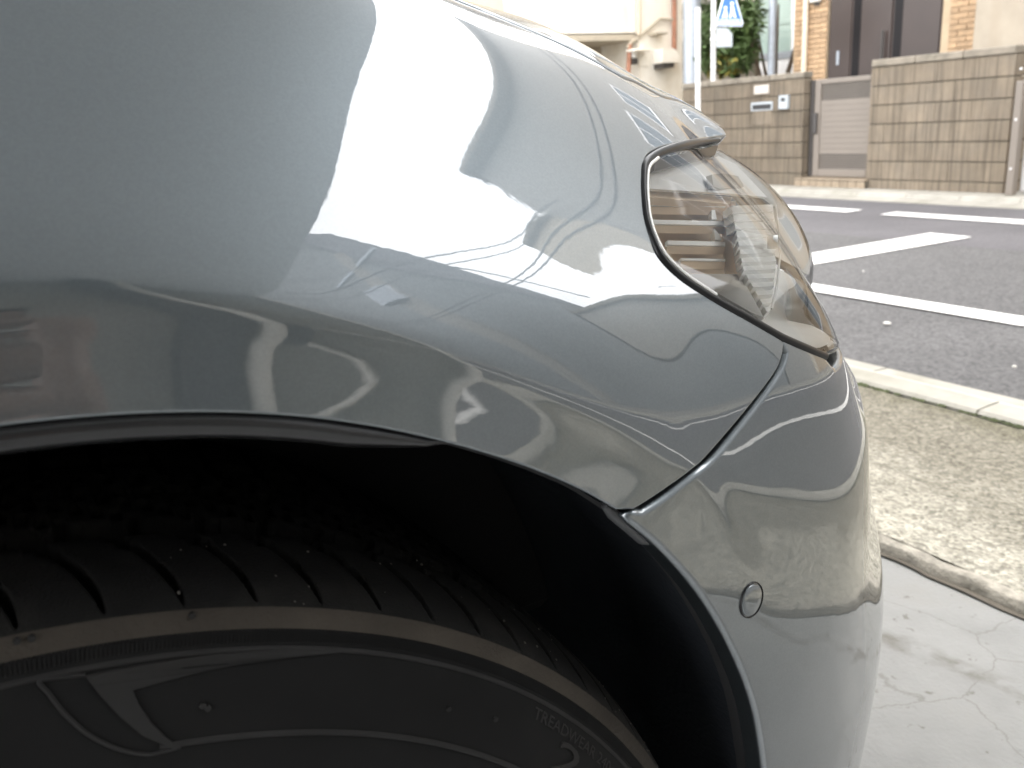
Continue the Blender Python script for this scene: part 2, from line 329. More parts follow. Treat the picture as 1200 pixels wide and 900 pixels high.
def strip_mat():
    """old exposed-aggregate strip: grit, grime along the gutter side, paler worn patches on the yard side"""
    m = bpy.data.materials.new('old_strip'); m.use_nodes = True; nt = m.node_tree; b = nt.nodes['Principled BSDF']; b.inputs['Roughness'].default_value = .95; b.inputs['Specular IOR Level'].default_value = .25
    g = node(nt, 'ShaderNodeNewGeometry'); P = g.outputs['Position']
    def noise_(sc, det=5.0, rough=.65): n = node(nt, 'ShaderNodeTexNoise', Scale=sc, Detail=det, Roughness=rough); nt.links.new(P, n.inputs['Vector']); return n.outputs['Fac']
    def rng_(v, a, b_, c=0.0, d=1.0, smooth=False):
        n = node(nt, 'ShaderNodeMapRange'); n.inputs['From Min'].default_value = a; n.inputs['From Max'].default_value = b_; n.inputs['To Min'].default_value = c; n.inputs['To Max'].default_value = d
        if smooth: n.interpolation_type = 'SMOOTHSTEP'
        nt.links.new(v, n.inputs['Value']); return n.outputs['Result']
    def mix_(f, a, b_):
        n = node(nt, 'ShaderNodeMix', data_type='RGBA'); nt.links.new(f, n.inputs['Factor'])
        for k, v in (('A', a), ('B', b_)):
            if isinstance(v, tuple): n.inputs[k].default_value = (*v, 1)
            else: nt.links.new(v, n.inputs[k])
        return n.outputs['Result']
    def op(o, a, b_=None):
        n = node(nt, 'ShaderNodeMath', operation=o)
        for k, v in ((0, a), (1, b_)):
            if v is None: continue
            if isinstance(v, float): n.inputs[k].default_value = v
            else: nt.links.new(v, n.inputs[k])
        return n.outputs[0]
    sp = node(nt, 'ShaderNodeSeparateXYZ'); nt.links.new(P, sp.inputs[0])
    base = mix_(rng_(noise_(42), .35, .65), (.115, .104, .080), (.200, .184, .148))
    d = op('ADD', sp.outputs['X'], op('MULTIPLY', op('SUBTRACT', noise_(1.7, 7.0), .5), -1.5))
    d = op('ADD', d, op('MULTIPLY', sp.outputs['Y'], .10))
    pale = op('MULTIPLY', rng_(d, 1.62, 2.05, .95, 0.0, True), rng_(noise_(30, 6.0, .75), .34, .56, .25, 1.0))
    col = mix_(pale, base, (.335, .315, .262))
    edge = op('MULTIPLY', rng_(sp.outputs['X'], 2.22, 2.48, 0.0, 1.0, True), rng_(noise_(9.0), .38, .6))
    col = mix_(op('MULTIPLY', edge, .75), col, (.085, .078, .05))
    vo = node(nt, 'ShaderNodeTexVoronoi', Scale=130.0); nt.links.new(P, vo.inputs['Vector']); sc_ = node(nt, 'ShaderNodeSeparateColor'); nt.links.new(vo.outputs['Color'], sc_.inputs[0])
    hs = node(nt, 'ShaderNodeHueSaturation'); nt.links.new(col, hs.inputs['Color']); nt.links.new(rng_(sc_.outputs[0], 0.0, 1.0, .62, 1.42), hs.inputs['Value'])
    col = mix_(rng_(noise_(55, 2.0), .70, .76), hs.outputs[0], (.05, .045, .035))
    nt.links.new(col, b.inputs['Base Color'])
    bp = node(nt, 'ShaderNodeBump', Strength=1.0, Distance=.004); nt.links.new(vo.outputs['Distance'], bp.inputs['Height']); nt.links.new(bp.outputs[0], b.inputs['Normal'])
    return m
M_strip = strip_mat()
M_lip = mat('strip_edge_mortar', (.30, .275, .23), .95, var=.3, scale=34, bump=.005, bscale=110, dirt=(.13, .12, .095), dirt_scale=16)
M_soil = mat('ground_soil', (.16, .14, .11), .95, var=.2)
def asphalt_mat(name, col, sp_amt, bump):
    m = mat(name, col, .9, var=.13, scale=1.3, bump=bump, bscale=230)
    nt = m.node_tree; b = nt.nodes['Principled BSDF']; src = b.inputs['Base Color'].links[0].from_socket
    g = node(nt, 'ShaderNodeNewGeometry'); vo = node(nt, 'ShaderNodeTexVoronoi', Scale=75.0); nt.links.new(g.outputs['Position'], vo.inputs['Vector'])
    hv = node(nt, 'ShaderNodeSeparateColor'); nt.links.new(vo.outputs['Color'], hv.inputs[0])
    mr = node(nt, 'ShaderNodeMapRange'); mr.inputs['To Min'].default_value = 1-sp_amt; mr.inputs['To Max'].default_value = 1+sp_amt*1.2; nt.links.new(hv.outputs[0], mr.inputs['Value'])
    hs = node(nt, 'ShaderNodeHueSaturation'); nt.links.new(src, hs.inputs['Color']); nt.links.new(mr.outputs['Result'], hs.inputs['Value']); nt.links.new(hs.outputs[0], b.inputs['Base Color']); return m
M_road = asphalt_mat('asphalt', (.066, .064, .064), .34, .003)
M_road2 = asphalt_mat('asphalt_smooth', (.072, .068, .072), .14, .001)
def worn_paint():
    m = mat('road_paint', (.62, .61, .585), .7, var=.05, scale=12, dirt=(.30, .29, .28), dirt_scale=38, dirt_lo=.56, dirt_hi=.66)
    return m
M_paint = worn_paint()
M_kerb = mat('kerb_concrete', (.255, .242, .21), .85, var=.12, scale=5, bump=.002, bscale=70, dirt=(.19, .18, .145), dirt_scale=3, objvar=.07)
M_gutw = mat('whiter_concrete', (.47, .445, .395), .85, var=.10, scale=9, bump=.0015, bscale=70, dirt=(.36, .33, .28), dirt_scale=9, dirt_lo=.55, dirt_hi=.66)  # whiter tone for the sloping face of the gutter blocks
M_moss = mat('moss', (.035, .042, .014), 1.0, var=.5, scale=30, bump=.004, bscale=120)
M_joint = mat('mortar_and_shadow', (.095, .082, .064), .95, var=.2)  # mortar behind the blocks; also colours the painted shadow at the strip edge

ys_long = [-90, -40, -20, -12, -8, -5, -3, -2, -1, 0, .5, 1, 1.5, 2, 2.5, 3, 3.5, 4, 5, 6, 8, 10, 14, 20, 30, 50, 90]
sheet('ground', [[(x, y, -.62) for y in (-400, -50, 0, 50, 400)] for x in (-400, -60, 0, 60, 400)], M_soil)
yx = [-9, -6, -4, -2.5, -1.5, -.5, .2, .7, .8, .9, 1.0, 1.1, 1.2, 1.3, XE]
sheet('yard', [[(x, y, yard_z(x)+.003*noise.noise((x*2, y*2, 0)) if x > .9 else yard_z(x)) for y in np.r_[-8, -5, -3, -2, np.arange(-1.5, 4, .12), 5, 8, 12]] for x in yx], M_yard)
sx = list(np.linspace(XE+.028, XG0-.015, 30))
sheet('pavement_strip', [[(x, y, strip_z(x)+.006*noise.noise((x*4, y*4, 3))) for y in np.r_[-60, -20, -8, -4, np.arange(-2.4, 5, .1), 6, 9, 16, 40, 70]] for x in sx], M_strip)
# the broken mortar edge of the strip
rows = []; dj = []
for y in np.r_[-60, -20, -8, -4, np.arange(-2.4, 5, .035), 6, 9, 16, 40, 70]:
    k = .016*noise.noise((y*3.1, 1.7, 0))+.012*noise.noise((y*11, 4.1, 0))+.006*noise.noise((y*34, 2.2, 0)); c = .5+.5*noise.noise((y*2.3, 9.1, 0))
    dj.append((k, y))
    rows.append([(XE-.006+k, y, yard_z(XE)-.02), (XE+k, y, yard_z(XE)+.004+.004*c), (XE+.005+k*.95, y, -.047+.006*c), (XE+.010+k*.8, y, -.043+.005*c), (XE+.034+k*1.3, y, strip_z(XE+.034)+.003)])
sheet('strip_edge', rows, M_lip)
sheet('edge_shadow', [[(XE-.004+k-(.006+.010*max(0, noise.noise((y*5, 3, 1))+.3)), y, yard_z(XE-.01)+.005) for k, y in dj], [(XE+.004+k, y, yard_z(XE)+.006) for k, y in dj]], M_joint)  # dark strip painting the shadow line under the strip's broken edge
rxs = list(np.linspace(XG1+.006, XC0-.006, 24))
def road_rows(xs): return [[(x, y, road_z(x)+(.004*noise.noise((x*1.2, y*1.2, 5)) if -6 < y < 14 else 0)) for y in ys_long] for x in xs]
XR = 5.75
sheet('road', road_rows(list(np.linspace(XG1+.006, XR, 14))), M_road)
sheet('road_patch', road_rows(list(np.linspace(XR+.004, XC0-.006, 12))), M_road2)
def road_pt(px, py, lift=.008):
    z = -.25
    for _ in range(4):
        p = onz(z, px, py); z = road_z(p[0])+lift
    return onz(z, px, py)
def marking(name, pts):
    n = len(pts); me = bpy.data.meshes.new(name); tri = tessellate_polygon([[Vector(p) for p in pts]])
    mb = MB(); mb.prism([tuple(p) for p in pts], (0, 0, -.004)); return tag(mb.build(name, M_paint), kind='structure')
a, b, c, d = road_pt(956, 333), road_pt(1200, 371), road_pt(1200, 381), road_pt(960, 343.5)
x0, x1 = (a[0]+b[0])/2, (c[0]+d[0])/2
def stripe(name, x0, x1, y0, y1):
    n = 24; ysl = np.linspace(y0, y1, n); e = lambda y, s: .006*noise.noise((y*9, s, 0))
    rows_ = [[(x0+e(y, 1), y, road_z(x0)+.009) for y in ysl], [(x1+e(y, 2), y, road_z(x1)+.009) for y in ysl]]
    return sheet(name, rows_, M_paint)
stripe('road_marking', x0, x1, -40, 60)
q = [road_pt(*p) for p in ((946, 297.5), (1090, 273), (1138, 277.5), (950, 310))]
e0 = q[0]+(q[0]-q[1])*1.1; e1 = q[3]+(q[3]-q[2])*1.0
marking('road_marking', [e0, q[1], q[2], e1])
xl0 = road_pt(1100, 256)[0]; xl1 = road_pt(1100, 251.5)[0]
stripe('road_marking', xl0, xl1, -30, road_pt(1040, 250)[1]); stripe('road_marking', xl0, xl1, road_pt(1004, 247)[1], 50)

# gutter blocks on the near side: one object each where they are in view
gut = empty('near_gutter', (XG0, 2, -.2)); tag(gut, 'pale concrete gutter with a whiter sloping face between the worn strip and the road', 'gutter')
PROF = [(XG0, -.30), (XG0, -.168), (XG0+.012, -.158), (XG0+.115, -.156), (XG0+.125, -.158), (XG0+.255, -.218), (XG0+.27, -.222), (XG1, -.226), (XG1, -.30)]
def gutter_mesh(name, y0, y1):
    nv = len(PROF); mb = MB(); v = [(x, y, z) for y in (y0, y1) for x, z in PROF]
    mb.add(v, [(i, i+1, i+1+nv, i+nv) for i in range(nv-1)]+[tuple(range(nv)), tuple(range(2*nv-1, nv-1, -1))]); me = mb.mesh(name, M_kerb); me.materials.append(M_gutw)
    for p in me.polygons:
        if len(p.vertices) == 4 and abs(p.normal.y) < .2 and XG0+.09 < p.center.x < XG0+.262 and p.center.z > -.25: p.material_index = 1
    return me
gme = gutter_mesh('gutter_block', 0, .592)
yj = onz(-.22, 1058, 424)[1]; y_first = yj-.6*6
for k in range(16): piece('gutter_block', gme, gut, (0, y_first+.6*k+.004, 0))
for n_, (ya, yb) in enumerate(((-60, y_first-.004), (y_first+9.604, 70))):
    tag(piece('gutter_run', gutter_mesh('gutter_run', ya, yb), gut, (0, 0, 0)), kind='stuff')
# moss in the joint beside the gutter
mb = MB()
for k in range(170):
    y = random.uniform(.4, 3.2); w = max(0, noise.noise((y*2.2, 7, 0))+.25)
    if w <= 0: continue
    s = random.uniform(.006, .016)*(.5+w); x = XG0-.004-random.uniform(0, .03)*w; z = strip_z(XG0-.02)+.002
    mb.add([(x-s, y-s, z), (x+s, y-s, z), (x+s, y+s*1.6, z), (x-s, y+s*1.6, z), (x, y, z+s*.8)], [(0, 1, 4), (1, 2, 4), (2, 3, 4), (3, 0, 4)], True)
tag(mb.build('moss', M_moss), kind='stuff')
# kerb on the far side
kerb = empty('far_kerb', (XC0, 5, -.2)); tag(kerb, 'long low pale concrete kerb in front of the block garden walls', 'kerb')
PK = [(XC0, -.40), (XC0, road_z(XC0)+.004), (XC0+.25, road_z(XC0)+.018), (XC0+.27, -.215), (XC0+.29, -.205), (XC1, -.200), (XC1, -.40)]
def kerb_mesh(name, y0, y1):
    nv = len(PK); mb = MB(); v = [(x, y, z) for y in (y0, y1) for x, z in PK]
    mb.add(v, [(i, i+1, i+1+nv, i+nv) for i in range(nv-1)]+[tuple(range(nv)), tuple(range(2*nv-1, nv-1, -1))]); return mb.mesh(name, M_kerb)
kme = kerb_mesh('kerb_block', 0, .594)
for k in range(24): piece('kerb_block', kme, kerb, (0, -2.0+.6*k, 0))
for ya, yb in ((-60, -2.006), (12.4, 70)): tag(piece('kerb_run', kerb_mesh('kerb_run', ya, yb), kerb, (0, 0, 0)), kind='stuff')
# far pavement behind the kerb (under the walls and houses)
M_far = mat('far_ground', (.22, .21, .19), .95, var=.2)
sheet('far_ground', [[(x, y, -.205+(.0 if x < 9 else .0)) for y in ys_long] for x in (XC1, 9, 12, 20, 40)], M_far)
# stray litter and pebbles
M_peb = mat('pebble', (.50, .48, .44), .9, var=.2)
mb = MB()
for (px, py, z, s) in ((1040, 379, None, .012), (1189, 430, None, .006), (1012, 318, None, .004)):
    p = road_pt(px, py, .012); mb.box(p-np.array([s, s, .004]), p+np.array([s, s*1.4, .006]), .003)
tag(mb.build('pebbles', M_peb), kind='stuff')

# ------------------------------------------------------------------ across the road
def ribbed(name, col, dirt):
    m = mat(name, col, .95, var=.16, scale=3.0, bump=.0, dirt=dirt, dirt_scale=3.2, dirt_lo=.46, dirt_hi=.70, objvar=.08,
            streak=((26, 26, .9), tuple(c*.50 for c in col), .46, .62, .75))
    nt = m.node_tree; b = nt.nodes['Principled BSDF']; g = node(nt, 'ShaderNodeNewGeometry')
    mp = node(nt, 'ShaderNodeMapping'); mp.inputs['Scale'].default_value = (46, 46, 1.5); nt.links.new(g.outputs['Position'], mp.inputs[0])
    n = node(nt, 'ShaderNodeTexNoise', Scale=1.0, Detail=3.0); nt.links.new(mp.outputs[0], n.inputs['Vector'])
    n2 = node(nt, 'ShaderNodeTexNoise', Scale=70.0, Detail=3.0); nt.links.new(g.outputs['Position'], n2.inputs['Vector'])
    ad = node(nt, 'ShaderNodeMath', operation='MULTIPLY_ADD'); nt.links.new(n2.outputs['Fac'], ad.inputs[0]); ad.inputs[1].default_value = .4; nt.links.new(n.outputs['Fac'], ad.inputs[2])
    bp = node(nt, 'ShaderNodeBump', Strength=1.0, Distance=.012); nt.links.new(ad.outputs[0], bp.inputs['Height']); nt.links.new(bp.outputs[0], b.inputs['Normal'])
    return m
M_block = ribbed('split_block', (.182, .148, .109), (.16, .135, .105))
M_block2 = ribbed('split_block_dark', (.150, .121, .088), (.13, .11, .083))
M_cap = mat('wall_cap', (.20, .175, .14), .95, var=.2, bump=.004, bscale=40, dirt=(.10, .09, .07), dirt_scale=5, objvar=.06)
M_gate = mat('gate_metal', (.165, .141, .118), .45, var=.03, metal=.0)
M_gate_d = mat('gate_dark_metal', (.05, .045, .042), .5, var=.05)
M_tile = mat('brick_tile', (.37, .25, .148), .8, var=.22, scale=14, objvar=.16, bump=.002, bscale=60)
M_grout = mat('tile_grout', (.40, .31, .21), .95, var=.1)
M_step = mat('step_tile', (.24, .19, .135), .75, var=.12, scale=15, objvar=.12)
M_door = mat('door_brown', (.034, .022, .0185), .4, var=.1, scale=3)
M_door_g = mat('door_dark_glass', (.008, .007, .008), .35, var=.05, spec=.15)
M_plaster = mat('plaster_beige', (.52, .46, .37), .9, var=.06, bump=.002, bscale=50)
M_white = mat('white_wall', (.78, .74, .66), .9, var=.05, scale=2, dirt=(.62, .55, .44), dirt_scale=1.2, dirt_lo=.52, dirt_hi=.75, streak=((2.2, 2.2, .25), (.60, .52, .40), .52, .75, .6))
M_grey_pl = mat('plaster_grey', (.31, .30, .28), .9, var=.06, scale=1.5)
M_pillar = mat('pillar_render', (.33, .285, .225), .9, var=.10, scale=3, bump=.002, bscale=80, streak=((5, 5, .4), (.30, .25, .19), .5, .7, .6))
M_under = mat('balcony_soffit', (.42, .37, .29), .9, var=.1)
M_pipe_r = mat('rust_pipe', (.34, .16, .10), .7, var=.2)
M_pipe_w = mat('white_pipe', (.74, .72, .67), .4, var=.05)
M_pipe_b = mat('beige_pipe', (.62, .53, .41), .5, var=.05)
M_steel = mat('galvanised_steel', (.34, .37, .41), .45, metal=.35, var=.08, scale=20)
M_post_w = mat('white_post', (.80, .80, .79), .35, var=.04)
M_grey_w = mat('grey_stucco', (.30, .29, .27), .95, var=.1)
M_alu = mat('aluminium', (.55, .55, .54), .35, metal=.7, var=.04)
M_winframe = mat('white_frame', (.80, .80, .80), .4, var=.03)
def glass_mat(name, tint, rough=.03):
    m = bpy.data.materials.new(name); m.use_nodes = True; nt = m.node_tree; b = nt.nodes['Principled BSDF']
    n = node(nt, 'ShaderNodeTexNoise', Scale=1.5, Detail=2.0); g = node(nt, 'ShaderNodeNewGeometry'); nt.links.new(g.outputs['Position'], n.inputs['Vector'])
    r = node(nt, 'ShaderNodeValToRGB'); r.color_ramp.elements[0].color = (*[c*.8 for c in tint], 1); r.color_ramp.elements[1].color = (*[c*1.2 for c in tint], 1)
    nt.links.new(n.outputs['Fac'], r.inputs[0]); nt.links.new(r.outputs[0], b.inputs['Base Color']); b.inputs['Roughness'].default_value = rough; b.inputs['Coat Weight'].default_value = .6; return m
M_winglass = glass_mat('window_glass', (.36, .46, .42)); M_winblue = glass_mat('window_dark', (.10, .13, .16))
M_black = mat('black_plastic', (.012, .012, .013), .5, var=.1)
M_intercom = mat('intercom_grey', (.33, .36, .38), .4, var=.05)
M_plate = mat('name_plate', (.42, .38, .335), .3, var=.03)

def block_wall(root, p_lo_left, p_lo_right, p_top, depth, m, cap_h=.075, courses=7, cap_over=.012, side=False):
    """garden wall of real blocks on the plane x=XW, from y1 (left) to y0 (right)"""
    y1, y0 = p_lo_left[1], p_lo_right[1]; z0 = min(p_lo_left[2], -.2)-.02; zt = p_top[2]; h = (zt-cap_h-z0)/courses; n = max(1, round((y1-y0)/.40)); w = (y1-y0)/n; j = .011; jl = .0012
    mb = MB(); mb.box((XW+.02, y0+.01, z0), (XW+depth-.02, y1-.01, zt-cap_h)); mb.build('mortar_core', M_joint, root)
    bme = block_mesh('block', depth, w-jl, h-j, m, .0035); hme = block_mesh('block', depth, w/2-jl, h-j, m, .0035)
    for c in range(courses):
        z = z0+c*h+j/2
        y = y0; k = 0
        if c % 2:
            piece('block', hme, root, (XW+random.uniform(-.003, .003), y0+jl*.5, z)); y += w/2
            for k in range(n-1): piece('block', bme, root, (XW+random.uniform(-.003, .003), y+k*w+jl*.5, z))
            piece('block', hme, root, (XW+random.uniform(-.003, .003), y1-w/2+jl*.5, z))
        else:
            for k in range(n): piece('block', bme, root, (XW+random.uniform(-.003, .003), y+k*w+jl*.5, z))
    nc = max(1, round((y1-y0)/.6)); cw = (y1-y0)/nc; cme = block_mesh('cap_stone', depth+2*cap_over, cw-.006, cap_h, M_cap, .010)
    for k in range(nc): piece('cap_stone', cme, root, (XW-cap_over, y0+k*cw+.003, zt-cap_h+.002))
    return y0, y1, z0, zt
# right-hand wall with its return along the drive beside it
wr = empty('block_wall', (XW, 5.5, -.2)); tag(wr, 'tall beige split-face block wall right of the metal gate, with weathered cap', 'wall')
ry0, ry1, rz0, rzt = block_wall(wr, onx(XW, 1013, 229), onx(XW, 1174, 232), onx(XW, 1020, 71), .15, M_block)
hh = (rzt-.075-rz0)/7
sme = block_mesh('block', .395, .15, hh-.008, M_block, .008)
for c in range(7):
    for k in range(7): piece('block', sme, wr, (XW+.156+.40*k, ry0+.002, rz0+c*hh+.004))
ccm = block_mesh('cap_stone', .595, .174, .075, M_cap, .01)
for k in range(5): piece('cap_stone', ccm, wr, (XW+.172+.6*k, ry0-.01, rzt-.073))
# left-hand wall with letter slot
wl = empty('block_wall', (XW, 8.0, -.2)); tag(wl, 'lower brown block wall left of the metal gate, carrying name plate and letter slot', 'wall')
lt = onx(XW, 942, 84)
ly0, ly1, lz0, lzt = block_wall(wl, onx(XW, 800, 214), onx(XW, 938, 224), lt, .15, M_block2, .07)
ly1 = wl and ly1
def on_wall(name, px0, py0, px1, py1, out, m, root, bevel=.004, inset=0):
    a, b = onx(XW, px0, py0), onx(XW, px1, py1); return MB().box((XW-out, a[1], a[2]), (XW+.02, b[1], b[2]), bevel).build(name, m, root)
np_ = on_wall('name_plate', 884.5, 100.5, 901.5, 109.5, .016, M_plate, None); tag(np_, 'small pale name plate on the wall left of the gate', 'name plate')
lb = empty('letter_slot', tuple(onx(XW, 893, 127))); tag(lb, 'dark slit letter slot with metal flap set in the brown wall', 'letter box')
on_wall('frame', 880.5, 120.5, 905.5, 129, .010, M_intercom, lb); on_wall('slot', 882.5, 123.0, 904, 127.5, .013, M_black, lb, .001)
on_wall('inset_panel', 882, 130, 904, 146, .006, M_block, lb, .003)
ic = empty('intercom', tuple(onx(XW, 920, 120))); tag(ic, 'small grey intercom box beside the gate on the block wall', 'intercom')
on_wall('casing', 914.5, 112, 925, 127.5, .035, M_intercom, ic, .006); on_wall('camera_window', 917.5, 114.5, 922, 118.5, .037, M_black, ic, .001); on_wall('call_button', 917.8, 121, 921.5, 124.5, .038, M_alu, ic, .001)

# metal gate between the walls
XGT = XW+.10
ga, gb, gt_ = onx(XGT, 938.5, 207), onx(XGT, 1017, 208), onx(XGT, 985, 91)
gz0, gz1 = ga[2]+.01, gt_[2]; gyL, gyR = ly0-.012, ry1+.012
gate = empty('metal_gate', (XGT, (gyL+gyR)/2, gz0)); tag(gate, 'closed taupe metal gate with louvred top and bottom bands', 'gate')
mb = MB(); mb.box((XGT, gyL-.055, gz0), (XGT+.05, gyL, gz1), .006); mb.build('hinge_post', M_gate_d, gate)
fl, fr = gyL-.065, gyR+.01
mb = MB(); mb.box((XGT, fl-.09, gz0), (XGT+.045, fl, gz1), .006); mb.box((XGT, fr, gz0), (XGT+.045, fr+.06, gz1), .006)
mb.box((XGT+.001, fr+.06, gz1-.055), (XGT+.044, fl-.09, gz1), .005); mb.box((XGT+.001, fr+.06, gz0), (XGT+.044, fl-.09, gz0+.09), .005); mb.build('gate_frame', M_gate, gate)
H = gz1-gz0; b0, b1 = fr+.062, fl-.092
nb_ = 10; bh = ((gz1-.235)-(gz0+.26))/nb_; gbm = block_mesh('gate_board', .018, b1-b0, bh-.002, M_gate, .0008)
for k in range(nb_): piece('gate_board', gbm, gate, (XGT+.012, b0, gz0+.26+k*bh+.001))
mb = MB(); mb.box((XGT+.026, b0, gz0+.255), (XGT+.029, b1, gz1-.232)); mb.build('gate_backing', M_gate_d, gate)
mb = MB(); mb.box((XGT+.030, b0, gz0+.09), (XGT+.036, b1, gz1-.056)); mb.build('louvre_back', M_gate_d, gate)
ns_ = 7; sl = block_mesh('louvre_slat', .018, b1-b0, .011, M_gate, .002)
for zb, zt2 in ((gz0+.095, gz0+.255), (gz1-.230, gz1-.06)):
    for k in range(ns_): piece('louvre_slat', sl, gate, (XGT+.010, b0, zb+(zt2-zb)*(k+.2)/ns_))
mb = MB(); mb.box((XGT-.03, fl-.06, gz0+.50), (XGT, fl-.01, gz0+.74), .008); hd = mb.build('lock_case', M_gate_d, gate)
# tiled step below the gate
st = empty('tiled_step', (XW, (gyL+gyR)/2, -.2)); tag(st, 'low brown tiled step under the metal gate', 'step')
s0, s1 = onx(XW-.07, 930, 228), onx(XW-.07, 1012, 231); sz1 = onx(XW-.07, 935, 209)[2]
mb = MB(); mb.box((XW-.055, s1[1]+.004, -.22), (XW+.30, s0[1]-.004, sz1-.012)); mb.build('step_core', M_joint, st)
nt_ = 9; tw = (s0[1]-s1[1])/nt_; sm_ = block_mesh('tile', .014, tw-.006, sz1-.022+.20, M_step, .002); sm2 = block_mesh('tile', .37, tw-.006, .012, M_step, .002)
for k in range(nt_):
    piece('tile', sm_, st, (XW-.070, s1[1]+k*tw+.003, -.20)); piece('tile', sm2, st, (XW-.070, s1[1]+k*tw+.003, sz1-.0125))

# brick-tiled house behind the walls
XH = XW+1.75
house = empty('brick_house', (XH, 6, -.2)); tag(house, 'two-storey house clad in orange-tan brick tiles behind the block walls', 'house')
hL = onx(XH, 930, 60)[1]; hR = onx(XH, 1166, 40)[1]; dL = onx(XH, 969, 60)[1]; dR = onx(XH, 1103, 40)[1]
HZ = 8.95; HZ0 = -.2; dz1 = 2.95; HB = XH+8; HYR = -2.15
mb = MB()
mb.box((XH, dL, HZ0), (XH+.25, hL, HZ)); mb.box((XH, HYR, HZ0), (XH+.249, dR, HZ)); mb.box((XH+.001, dR, dz1), (XH+.248, dL, HZ-.01)); mb.box((XH+.20, dR-.1, HZ0), (XH+.251, dL+.1, dz1+.1))
mb.box((XH+.25, HYR+.001, HZ0), (HB, hL-.001, HZ-.02)); mb.build('wall', M_grout, house)
MB().box((XH-.014, HYR+.004, 3.13), (XH-.001, hL-.004, HZ-.012)).build('upper_wall', M_grey_pl, house)
mb = MB(); mb.box((XH-.45, HYR-.12, HZ), (HB+.3, hL+.35, HZ+.14), .02); rf = mb.build('roof', M_cap, house)
mb = MB(); mb.box((XH-.10, HYR+.2, 3.05), (XH+.0, dR+.1, 3.12)); mb.build('band_course', M_plaster, house)
# corner pillar
mb = MB(); mb.box((XH-.42, hR-1.2, HZ0), (XH-.002, hR, 2.9), .01); mb.build('porch_pillar', M_pillar, house)
# facing tiles, the rows in view one by one
TH = .066; tl = block_mesh('tile', .022, .222, TH-.010, M_tile, .003); tlh = block_mesh('tile', .022, .106, TH-.010, M_tile, .003)
for (ya, yb) in ((dL+.004, hL-.002), (hR+.006, dR-.004)):
    z = .62; r_ = 0
    while z < 2.95:
        y = ya; 
        if r_ % 2 and yb-ya > .12: piece('tile', tlh, house, (XH-.018, y, z)); y += .112
        while y+.106 <= yb:
            if y+.222 <= yb: piece('tile', tl, house, (XH-.018+random.uniform(-.003, .003), y, z)); y += .228
            else: piece('tile', tlh, house, (XH-.018, y, z)); y += .112
        z += TH; r_ += 1
# the dark front door set back in its opening
dr = MB(); dr.box((XH+.02, dR+.02, HZ0+.4), (XH+.10, dL-.02, dz1)); door = dr.build('door', M_door, house)
W_ = dL-dR
def dstrip(name, f0, f1, m, out=.012):
    o = MB().box((XH+.02-out, dL-W_*f1, HZ0+.45), (XH+.03, dL-W_*f0, dz1-.05), .003).build(name, m, door); return o
dstrip('door_glass', .235, .305, M_door_g, .004); dstrip('door_glass', .60, .67, M_door_g, .004)
dstrip('door_panel', .02, .22, M_door); dstrip('door_panel', .32, .585, M_door, .018); dstrip('door_panel', .685, .98, M_door)
hz = onx(XH-.03, 1034, 57)
MB().tube([(XH-.045, hz[1], hz[2]-.22), (XH-.045, hz[1], hz[2]+.22)], .016, 8).build('door_handle', M_gate_d, door)
lk = onx(XH-.01, 981, 68); MB().box((XH-.006, lk[1]-.02, lk[2]-.09), (XH+.02, lk[1]+.02, lk[2]+.09), .004).build('lock_plate', M_steel, door)
# porch lamp at the top edge of the picture
lp = onx(XH-.05, 956, 1); lm = empty('porch_lamp', tuple(lp)); tag(lm, 'small pale wall lamp on brick tiles beside the front door', 'lamp')
MB().box((XH-.09, lp[1]-.09, lp[2]-.02), (XH-.02, lp[1]+.09, lp[2]+.16), .02).build('lamp_shade', M_pipe_w, lm); MB().box((XH-.03, lp[1]-.05, lp[2]-.06), (XH-.016, lp[1]+.05, lp[2]-.015), .004).build('bracket', M_gate_d, lm)
# rain pipe
rp = onx(XH-.05, 943.5, 50)[1]
MB().tube([(XH-.06, rp, -.2), (XH-.06, rp, HZ-.1)], .040, 12).build('rain_pipe', M_pipe_b, house)
# upper windows (seen mirrored in the car's paint)
def window(root, xf, y0, y1, z0, z1, sx=-1, gm=None, fm=None):
    mb = MB(); f = .07
    mb.box((xf-.05, y0, z0), (xf+.03, y0+f, z1)); mb.box((xf-.05, y1-f, z0), (xf+.03, y1, z1)); mb.box((xf-.049, y0+f, z1-f), (xf+.029, y1-f, z1)); mb.box((xf-.075, y0-.06, z0-.05), (xf+.029, y1+.06, z0+f))
    mb.box((xf-.045, (y0+y1)/2-.03, z0+f), (xf+.028, (y0+y1)/2+.03, z1-f)); fr_ = mb.build('window', fm or M_winframe, root)
    MB().box((xf-.022, y0+f, z0+f), (xf+.01, y1-f, z1-f)).build('pane', gm or M_winblue, fr_); return fr_
window(house, XH, 3.2, 5.0, 4.2, 6.0); window(house, XH, .2, 1.9, 4.3, 5.9); window(house, XH, -1.6, -.4, 3.4, 5.0); window(house, XH, 1.0, 2.6, .9, 2.6); window(house, XH, 5.9, 7.2, 4.3, 5.7)
